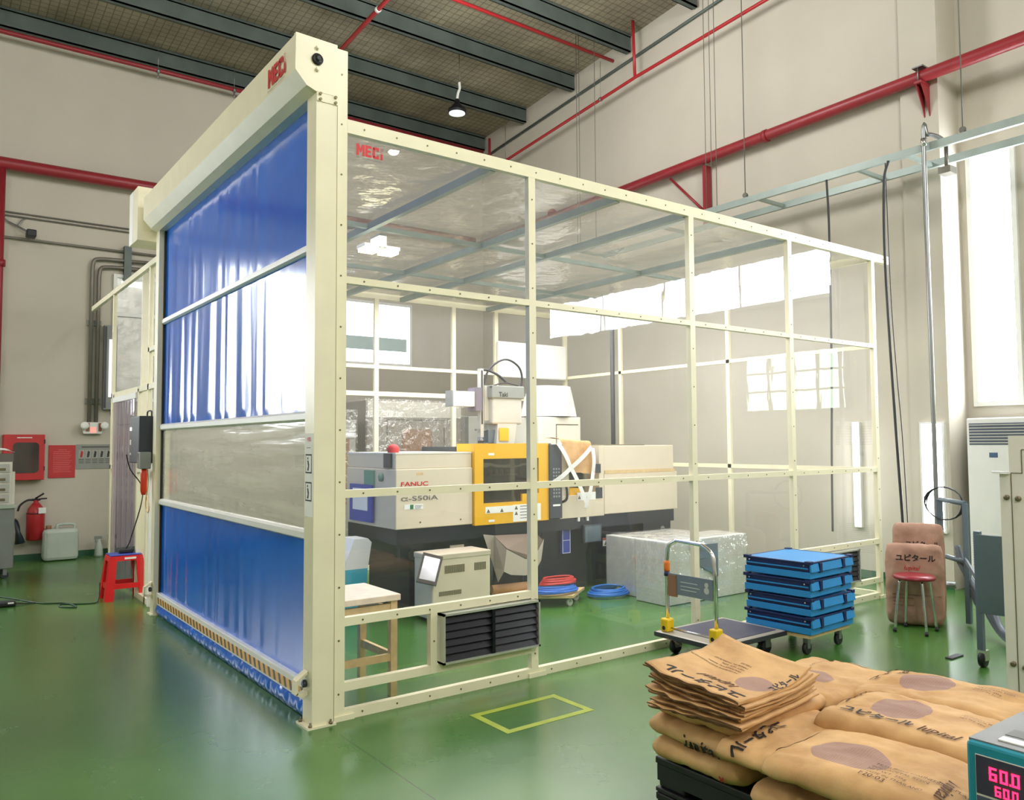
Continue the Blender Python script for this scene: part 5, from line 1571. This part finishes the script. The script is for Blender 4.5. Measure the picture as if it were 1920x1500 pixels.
m = MB(); m.tube([(5.62, -.92, .30), (5.56, -.66, .28)], .03, 10); m.tube([(5.56, -.67, .28), (5.5, -.56, .27)], .014); m.build('nozzle', M['steel'], o)
pts = []
for k in range(64):
    a = k * 2 * PI / 20
    pts.append((5.68 + .004 * k / 8, -.80 + .17 * math.cos(a) * (1 + .05 * math.sin(k)), 1.02 + .15 * math.sin(a)))
tag(MB().tube(pts, .006, 6).build('coiled_wire', M['cable']), 'loose coil of thin dark wire hung on the grey frame cart', 'wire')

# cream machine cabinet at the right edge
o = thing('machine_cabinet', 'cream steel machine cabinet with stepped top cut off by the right edge of the view', 'cabinet', (3.8, -2.7, 0))
m = MB()
m.prism([(3.36, -2.235, .0), (3.36, -2.235, 1.40), (3.36, -2.29, 1.40), (3.36, -2.29, 1.625), (3.36, -3.0, 1.625), (3.36, -3.0, .0)], (.72, 0, 0))
MCAB = m.build('cabinet_body', M['mach2'], o)
m = MB(); m.box((3.357, -2.301, .02), (3.361, -2.297, 1.40)); m.box((3.357, -2.36, 1.40), (3.361, -2.30, 1.404)); m.box((3.357, -2.362, 1.40), (3.361, -2.358, 1.54)); m.box((3.357, -2.42, 1.54), (3.361, -2.36, 1.544)); m.build('door_gap', M['screw'], MCAB)
for y, z in ((-2.272, 1.255), (-2.335, 1.25), (-2.275, .27), (-2.34, .26)):
    MB().lathe((3.36, y, z), [(.016, 0), (.016, -.012), (.008, -.016)], 12, 'x').build('bolt', M['screw'], MCAB)
MB().box((3.34, -2.29, 1.395), (3.36, -2.20, 1.41)).build('ledge', M['white'], MCAB)
# cable tie on the floor
tag(MB().box((4.19, -1.53, .001), (4.37, -1.48, .010)).build('dark_strip', M['cable']), 'short dark strip lying on the bright floor by the cart', 'strip')

# teal dryer controller at the lower right corner
o = thing('temperature_display_unit', 'teal control unit with steel top and red 60.0 digits in the lower right corner', 'control unit', (.6, -3.5, 0))
tx, ty, tz = .395, -3.345, .795
ya_, yb_ = ty, ty - .42
m = MB(); m.box((tx + .012, yb_, .02), (tx + .34, ya_, tz - .012)); m.build('case', M['steel'], o)
MB().box((tx + .005, yb_ - .005, tz - .012), (tx + .345, ya_ + .003, tz)).build('top_cover', plain('brushed_grey_top', (118, 118, 116), .5, .0), o)
m = MB(); m.box((tx - .012, yb_ - .01, .03), (tx + .014, ya_ + .004, tz - .004), .008); FPN = m.build('front_frame', M['teal'], o)
fx = tx - .0125
MB().box((fx - .002, yb_ + .03, .40), (fx, ya_ - .020, tz - .032)).build('faceplate', M['mach2'], FPN)
DP = MB().box((fx - .004, yb_ + .03, .662), (fx - .001, ya_ - .022, tz - .034)).build('display_window', plain('dark_violet_display', (62, 58, 78), .25), FPN)
MB().box((fx - .0045, yb_ + .03, .634), (fx - .001, ya_ - .022, .656)).build('logo_band', plain('slate', (78, 84, 104), .4), FPN)
def digits(s, yl, z0, h, par):
    seg = {'6': 'acdefg', '0': 'abcdef'}
    w_ = h * .55; t = h * .15
    y = yl
    for ch in s:
        if ch == '.':
            m = MB(); m.box((fx - .0055, y + .10 * h, z0), (fx - .0045, y - .02 * h, z0 + t)); m.build('decimal_point', M['led_red'], par); y -= .06 * h
            continue
        m = MB()
        R = {'a': (0, h - t, w_, h), 'd': (0, 0, w_, t), 'g': (0, h / 2 - t / 2, w_, h / 2 + t / 2), 'f': (0, h / 2, t, h), 'e': (0, 0, t, h / 2), 'b': (w_ - t, h / 2, w_, h), 'c': (w_ - t, 0, w_, h / 2)}
        for c in seg[ch]:
            a, b, c2, d = R[c]
            m.box((fx - .0055, y - a, z0 + b), (fx - .0045, y - c2, z0 + d))
        m.build('digit', M['led_red'], par)
        y -= w_ + h * .22
digits('60.0', ya_ - .055, .705, .034, DP)
digits('60.0', ya_ - .068, .668, .026, DP)
LC = MB().box((fx - .005, ya_ - .100, .598), (fx - .001, ya_ - .034, .630)).build('lcd_window', M['black'], FPN)
MB().box((fx - .006, ya_ - .096, .602), (fx - .005, ya_ - .038, .626)).build('lcd', M['led_green'], LC)
for k in range(5):
    MB().lathe((fx - .002, ya_ - .045 - k * .032, .578), [(.006, 0), (.006, -.003)], 10, 'x').build('button', M['grey'], FPN)
MB().box((fx - .004, yb_ + .03, .50), (fx - .001, ya_ - .022, .552)).build('blue_strip', plain('strip_blue', (60, 120, 190), .4), FPN)
m = MB(); m.box((tx + .10, ya_ - .10, tz), (tx + .16, ya_ - .05, tz + .0015)); m.build('name_label', M['ink_grey'], o)
m = MB(); m.box((tx + .04, ya_ - .13, tz), (tx + .075, ya_ - .055, tz + .004), .001); m.build('handle_plate', M['paper'], o)


# ------------------------------------------------------------------ pallet of kraft paper sacks
# a sack lies with its long side along local X and its short side along local Y
def sack_h(u, v, h, seed):
    """height of the upper skin above the mid-plane for u,v in [-1,1]"""
    pu = max(0.0, 1 - abs(u) ** 12) ** .5
    pv = max(0.0, 1 - abs(v) ** 12) ** .5
    n_ = noise.noise(V((u * 2.2 + seed, v * 2.0, seed * .7))) * .20 - .20 * abs(noise.noise(V((u * 3.4 + seed, v * 2.8, seed)))) - .30 * max(0, abs(u) - .45) * abs(noise.noise(V((u * 1.5 + seed, v * 7, seed)))) - .22 * max(0, abs(v) - .5) * abs(noise.noise(V((u * 8, v * 1.5 + seed, seed)))) - .08 * abs(u) ** 3
    crease = -.16 * math.exp(-((v - .25 - .4 * u + .3 * math.sin(seed)) / .07) ** 2) * max(0, abs(u) - .35)
    return h * .5 * pu * pv * (1 + n_) + h * crease * pv * pu

def make_sack(name, L, W, h, seed, mat, bend=0.0):
    bm = bmesh.new()
    nu, nv = 64, 48
    uvl = bm.loops.layers.uv.new('UVMap')
    def sag(u, v): return -bend * (u * u) - bend * .6 * max(0, v) ** 2
    def P_(u, v, top):
        hh = sack_h(u, v, h, seed)
        taper = 1 - .03 * abs(u) ** 3
        z = sag(u, v) + (hh if top else -hh * .92)
        wob = .006 * noise.noise(V((u * 5, seed, v * 3)))
        return (u * L / 2 * (1 - .05 * v ** 10) + wob, v * W / 2 * taper * (1 - .06 * u ** 10) + wob, z)
    layers = []
    for top in (True, False):
        g = [[bm.verts.new(P_(math.sin(PI / 2 * (-1 + 2 * i / nu)), math.sin(PI / 2 * (-1 + 2 * j / nv)), top)) for j in range(nv + 1)] for i in range(nu + 1)]
        layers.append(g)
        for i in range(nu):
            for j in range(nv):
                q = [(i, j), (i + 1, j), (i + 1, j + 1), (i, j + 1)]
                if not top: q.reverse()
                f = bm.faces.new([g[a][b] for a, b in q])
                f.smooth = True
                for lp, (a, b) in zip(f.loops, q):
                    lp[uvl].uv = (.5 + .5 * math.sin(PI / 2 * (-1 + 2 * a / nu)), .5 + .5 * math.sin(PI / 2 * (-1 + 2 * b / nv)))
    bmesh.ops.remove_doubles(bm, verts=bm.verts, dist=.0006)
    me = bpy.data.meshes.new(name)
    bm.to_mesh(me); bm.free()
    me.materials.append(mat)
    return me, (lambda x, y: sag(2 * x / L, 2 * y / W) + sack_h(max(-1, min(1, 2 * x / L)), max(-1, min(1, 2 * y / W)), h, seed))

def sack(label, c, rz, L, W, h, seed, mat, texts=(), bend=0.0, tilt=(0, 0), cat='sack', group='filled kraft sacks on the pallet'):
    r = thing('paper_sack', label, cat, c, group, local=True)
    r.rotation_euler = (tilt[0], tilt[1], rz)
    me, top = make_sack('sack_body', L, W, h, seed, M[mat], bend)
    b = bpy.data.objects.new('sack_body', me); C.objects.link(b); b.parent = r
    # glued paper tab over the folded end
    m = MB()
    m.grid(lambda u, v: (L / 2 - .05 + .05 * u, (v - .5) * W * .5, top(L / 2 - .05 + .05 * u, (v - .5) * W * .5) + .002), 4, 8)
    m.build('end_tab', M['kraft'], r)
    for (body, x, y, size, ang, matn, shear, bold, side) in texts:
        d = V((math.cos(ang), math.sin(ang), 0))
        if side:      # on the end face toward -X: runs along -Y, rises along Z
            def wp(p):
                lo, hi = -L / 2, -L / 4          # find the skin at this height on the end face
                for _ in range(18):
                    mid = (lo + hi) / 2
                    if top(mid, p.y) > abs(p.z): hi = mid
                    else: lo = mid
                return (hi - .0095, p.y, p.z)
            text(body, size, (x, y, -.034), (0, -1, 0), (0, 0, 1), M[matn], r, shear=shear, bold=bold, warp=wp)
        else:
            text(body, size, (x, y, 0), d, (-d.y, d.x, 0), M[matn], r, shear=shear, bold=bold, warp=lambda p: (p.x, p.y, top(p.x, p.y) + .0055))
    return r
KT = 'ユピタール'
LAT = 'Iupital'
SMALL = ['MITSUBISHI ENGINEERING-PLASTICS CO., LTD.', 'POLYACETAL RESIN', 'NET WT. 25kg', 'MADE IN THAILAND', 'F20-03']
Hh = PI / 2
def block(x, y, ang, sz, n=5):
    out = []
    d = V((-math.sin(ang), math.cos(ang)))
    for k in range(n):
        out.append((SMALL[k], x - d.x * k * sz * 1.5, y - d.y * k * sz * 1.5, sz * (1.0 if k < 4 else 1.5), ang, 'ink_brown', 0, 0, False))
    return out

# pallet: two stacked black plastic pallets
def pallet(z, label):
    o = thing('plastic_pallet', label, 'pallet', (1.28, -2.58, z), 'black pallets under the sacks')
    m = MB(); m.box((.60, -3.22, z + .115), (1.98, -1.99, z + .145), .006); m.box((.60, -3.22, z + .002), (1.98, -1.99, z + .02), .004); m.build('deck', M['black'], o)
    for x in (.61, 1.19, 1.81):
        for y in (-3.21, -2.68, -2.14):
            MB().box((x, y, z + .02), (x + .16, y + .14, z + .115), .01).build('block', M['black'], o)
    m = MB(); m.box((.602, -3.2, z + .05), (.618, -2.0, z + .115)); m.build('side_skirt', M['black'], o)
    return o
pallet(0, 'black plastic pallet on the floor under the sacks, lower of two')
pallet(.146, 'black plastic pallet carrying the sacks, upper of two')
zb = .296
dz = .078
# back-left column, long side along X, printed ends facing the camera
sack('filled kraft sack lowest in the left column, small red mark near its corner', (.87, -2.22, zb + .050), .02, .64, .47, .105, 1.0, 'kraft', [('×', 0, -.14, .05, 0, 'ink_red', 0, .03, True)])
sack('filled kraft sack second from the bottom in the left column, script lettering on its end', (.855, -2.215, zb + .138), -.01, .63, .47, .10, 2.0, 'kraft', [(LAT, 0, .02, .075, 0, 'ink', .25, .02, True)])
sack('filled kraft sack directly under the pile of empty sacks', (.885, -2.215, zb + .212), .02, .62, .46, .09, 3.0, 'kraft')
# second column, in front of it
sack('filled kraft sack on the bottom layer at the lower edge, large characters on its end', (.80, -2.74, zb + .045), .0, .62, .44, .10, 4.0, 'kraft', [(KT, 0, .10, .072, 0, 'ink', 0, .03, True)])
sack('filled kraft sack with large upside-down characters in front of the empty sack pile', (.80, -2.60, zb + .165), .05, .64, .46, .10, 5.0, 'kraft', [(KT, .0, .145, .066, PI, 'ink', 0, .03, False)])
# front sack with small print, long side toward the camera
sack('filled kraft sack lying front centre with fine printed lines and purple patch', (.68, -2.93, zb + .205), Hh + .03, .66, .46, .10, 6.0, 'kraft_blob2',
     block(-.02, .06, PI, .020) + [(LAT, -.22, .0, .06, Hh + .1, 'ink_brown', .35, .01, False)], bend=.02, tilt=(0, .0))
# middle and right sacks on the top layer
sack('filled kraft sack right of the front one, purple halftone patch, black characters along its edge', (1.12, -2.86, zb + .225), -Hh + .04, .68, .46, .12, 7.0, 'kraft_blob',
     [(KT, -.24, -.168, .055, 0, 'ink', 0, .03, False), (LAT, .05, -.172, .055, 0, 'ink_brown', .35, .015, False)] + block(.10, .10, 0, .014, 3) + [(KT, -.29, -.02, .05, Hh, 'ink_brown', 0, .01, False)], bend=.01)
sack('filled kraft sack farthest right on the top layer with a long purple halftone patch', (1.62, -2.72, zb + .20), -Hh + .12, .70, .47, .12, 8.0, 'kraft_blob',
     [(KT, -.29, -.04, .06, Hh, 'ink_brown', 0, .01, False), (LAT, -.22, .05, .05, Hh, 'ink_brown', .35, .01, False)] + block(.08, .10, 0, .016, 4), bend=.015)
sack('filled kraft sack farthest back on the top layer, behind the empty sack pile', (1.46, -2.22, zb + .19), .03, .60, .44, .10, 9.0, 'kraft_blob', block(-.1, .08, 0, .014, 3))
sack('filled kraft sack under the two right-hand sacks, showing at the lower right', (1.24, -2.92, zb + .10), Hh, .62, .46, .10, 10.0, 'kraft')
sack('filled kraft sack on the bottom layer under the right-hand sacks', (1.66, -2.72, zb + .10), Hh, .62, .44, .10, 11.0, 'kraft')

# pile of folded empty sacks
zt = zb + .252
rnd = random.Random(11)
nE = 12
def empty_sack(k, label, top=False):
    base_z = zt - .008 + k * .0076
    rz = .135 + rnd.uniform(-.035, .035) * (0 if top else 1)
    cx, cy = .785 + rnd.uniform(-.02, .02), -2.255 + rnd.uniform(-.015, .015)
    r = thing('empty_sack', label, 'sack', (cx, cy, base_z), 'folded empty sacks piled on the left column', local=True, rz=rz)
    Lx, Wy = .575 + rnd.uniform(-.02, .02), .415 + rnd.uniform(-.015, .015)
    sd = k * 1.7
    def hgt(u, v):
        a, b = u - .5, v - .5
        lift = .03 * max(0, -a * 1.6) ** 1.2 * (k / nE) + .07 * max(0, a * 2 - .35) ** 1.5 * (k / nE) * (1 if top else .75) + .03 * max(0, b * 2 - .2) ** 1.5 * (k / nE)
        lift += .055 * v * k / nE
        return lift + .006 * noise.noise(V((u * 4, v * 4, sd))) + .003 * noise.noise(V((u * 11, v * 9, sd)))
    def edge(u, v):
        e = .022 * noise.noise(V((v * 7, sd, 1))) * max(0, 1 - u / .12) ** 1.5
        return e
    bm = bmesh.new(); uvl = bm.loops.layers.uv.new('UVMap')
    nu, nv = 26, 20
    def mk(zoff):
        return [[bm.verts.new(((i / nu - .5) * Lx + edge(i / nu, j / nv), (j / nv - .5) * Wy, hgt(i / nu, j / nv) + zoff)) for j in range(nv + 1)] for i in range(nu + 1)]
    A, B = mk(.0), mk(.0056 if not top else .009)
    for g, rev in ((A, True), (B, False)):
        for i in range(nu):
            for j in range(nv):
                q = [(i, j), (i + 1, j), (i + 1, j + 1), (i, j + 1)]
                if rev: q.reverse()
                f = bm.faces.new([g[a][b] for a, b in q]); f.smooth = True
                for lp, (a, b) in zip(f.loops, q): lp[uvl].uv = (a / nu, b / nv)
    for j in range(nv):
        bm.faces.new([A[0][j + 1], A[0][j], B[0][j], B[0][j + 1]]).material_index = 1; bm.faces.new([A[nu][j], A[nu][j + 1], B[nu][j + 1], B[nu][j]])
    for i in range(nu):
        bm.faces.new([A[i][0], A[i + 1][0], B[i + 1][0], B[i][0]]); bm.faces.new([A[i + 1][nv], A[i][nv], B[i][nv], B[i + 1][nv]])
    me = bpy.data.meshes.new('sack_body'); bm.to_mesh(me); bm.free()
    me.materials.append(M['kraft_empty_top'] if top else M['kraft'])
    me.materials.append(M['kraft_edge'])
    b = bpy.data.objects.new('sack_body', me); C.objects.link(b); b.parent = r
    if top:
        zf = lambda p: (p.x, p.y, hgt(p.x / Lx + .5, p.y / Wy + .5) + .0105)
        text(KT, .075, (-.195, -.185, 0), (0, 1, 0), (-1, 0, 0), M['ink'], r, bold=.03, warp=zf, width=.34)
        text(LAT, .065, (-.115, -.11, 0), (0, 1, 0), (-1, 0, 0), M['ink_brown'], r, shear=.35, bold=.01, warp=zf)
        for q in range(5):
            text(SMALL[q], .017, (.03 + q * .028, -.02, 0), (0, 1, 0), (-1, 0, 0), M['ink_brown'], r, warp=zf)
        text(KT, .045, (-.02, -.203, 0), (1, 0, 0), (0, 1, 0), M['ink'], r, bold=.03, warp=zf)
    return r
M['kraft_edge'] = plain('torn_shaded_kraft_edge', (106, 74, 48), .9, var=.3, scale=30)  # ragged brown edge, with the shade of gaps between sacks in its colour
M['kraft_empty_top'] = kraft('kraft_paper_top_print', (0.46, 0.20, 0.15, 0.17))
names = ['lowest', 'second', 'third', 'fourth', 'fifth', 'sixth', 'seventh', 'eighth', 'ninth', 'tenth', 'eleventh', 'twelfth', 'thirteenth']
for k in range(nE - 1):
    empty_sack(k, 'folded empty kraft sack, %s from the bottom of the pile' % names[k] if k else 'folded empty kraft sack at the very bottom of the pile')
empty_sack(nE - 1, 'topmost folded empty kraft sack with printed characters and a curled edge', True)

# upright sacks behind the round stool
def standing(label, c, rz, L, W, h, seed, texts, tilt):
    r = thing('paper_sack', label, 'sack', c, 'upright kraft sacks behind the round stool', local=True)
    r.rotation_euler = (0, 0, rz)
    me, top = make_sack('sack_body', L, W, h, seed, M['kraft_shaded'])
    # stand it up: local X -> Z, thickness -> -X
    R_ = Matrix(((0, 0, -1, 0), (0, -1, 0, 0), (-1, 0, 0, 0), (0, 0, 0, 1)))
    R_ = Matrix.Rotation(tilt, 4, 'Y') @ Matrix(((0, 0, -1, 0), (0, 1, 0, 0), (1, 0, 0, 0), (0, 0, 0, 1)))
    T_ = Matrix.Translation((0, 0, L / 2 + .004))
    me.transform(T_ @ R_)
    b = bpy.data.objects.new('sack_body', me); C.objects.link(b); b.parent = r
    for (body, y, z, size, matn, shear, bold) in texts:
        t = text(body, size, (0, 0, 0), (1, 0, 0), (0, 1, 0), M[matn], r, shear=shear, bold=bold)
        w_ = max(v.co.x for v in t.data.vertices)
        for v in t.data.vertices:
            px, pz = -(v.co.x) + y, z + v.co.y          # runs toward -Y so it reads from the camera
            p = V((pz - L / 2, px, 0)); p.z = top(p.x, p.y) + .004
            v.co = (T_ @ R_) @ p
    return r
M['kraft_shaded'] = kraft('kraft_paper_in_shade', None, (164, 126, 108), (190, 150, 130))  # shade on the upright sacks is put into this duller kraft colour
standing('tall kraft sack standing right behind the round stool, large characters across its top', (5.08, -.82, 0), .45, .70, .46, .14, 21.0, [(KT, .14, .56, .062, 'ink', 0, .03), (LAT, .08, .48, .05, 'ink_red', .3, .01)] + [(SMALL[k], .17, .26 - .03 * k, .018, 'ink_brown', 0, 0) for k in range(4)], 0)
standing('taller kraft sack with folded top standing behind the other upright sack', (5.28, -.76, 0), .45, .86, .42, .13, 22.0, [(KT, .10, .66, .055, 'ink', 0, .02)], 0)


# ------------------------------------------------------------------ light
def area(name, loc, rot, sx, sy, power, col=(1, 1, 1)):
    l = bpy.data.lights.new(name, 'AREA')
    l.shape = 'RECTANGLE'; l.size = sx; l.size_y = sy; l.energy = power; l.color = col
    o = bpy.data.objects.new(name, l); C.objects.link(o)
    o.location = loc; o.rotation_euler = rot
    return o
def bay(name, x, y, power, col=(1, .995, .985)):  # point lamp added high in the hall as general fill
    l = bpy.data.lights.new(name, 'POINT'); l.energy = power; l.shadow_soft_size = .5; l.color = col
    o = bpy.data.objects.new(name, l); C.objects.link(o); o.location = (x, y, 6.5)
    return o
bay('fill_light', -3.0, 2.5, 140)
bay('fill_light', -.8, -9.0, 350)
bay('fill_light', -2.5, -6.5, 400)
bay('fill_light', 2.2, -4.2, 380)
bay('fill_light', 3.6, 2.6, 240)
area('enclosure_fill', (3.4, 2.5, 3.44), (0, 0, 0), 4.6, 3.8, 240, (1, .99, .97))  # broad lamp without a fitting, added to brighten the enclosure

W = bpy.data.worlds.new('overcast'); S.world = W
W.use_nodes = True
W.node_tree.nodes['Background'].inputs['Color'].default_value = (.9, .95, 1, 1)
W.node_tree.nodes['Background'].inputs['Strength'].default_value = 1.0

# ------------------------------------------------------------------ camera
cam = bpy.data.cameras.new('camera')
cam.sensor_width = 36.0
cam.lens = 36.0 * 1503.96 / 1920
cam.clip_start = .02
co = bpy.data.objects.new('camera', cam); C.objects.link(co)
yaw, pitch, roll = math.radians(53.380), math.radians(3.0445), math.radians(-0.322)
F = V((math.cos(yaw) * math.cos(pitch), math.sin(yaw) * math.cos(pitch), math.sin(pitch)))
R0 = V((math.sin(yaw), -math.cos(yaw), 0)); U0 = R0.cross(F)
R1 = math.cos(roll) * R0 + math.sin(roll) * U0
U1 = -math.sin(roll) * R0 + math.cos(roll) * U0
mt = Matrix((R1, U1, -F)).transposed().to_4x4()
mt.translation = V((-1.9187, -4.3904, 1.6))
co.matrix_world = mt
S.camera = co
S.view_settings.view_transform = 'Standard'
S.view_settings.look = 'None'
S.view_settings.exposure = 0.14
S.cycles.max_bounces = 6
S.cycles.diffuse_bounces = 3
S.cycles.glossy_bounces = 4
S.cycles.use_adaptive_sampling = True
S.cycles.adaptive_threshold = 0.05
S.cycles.transparent_max_bounces = 24
S.cycles.caustics_reflective = False
S.cycles.caustics_refractive = False
S.cycles.sample_clamp_indirect = 6.0
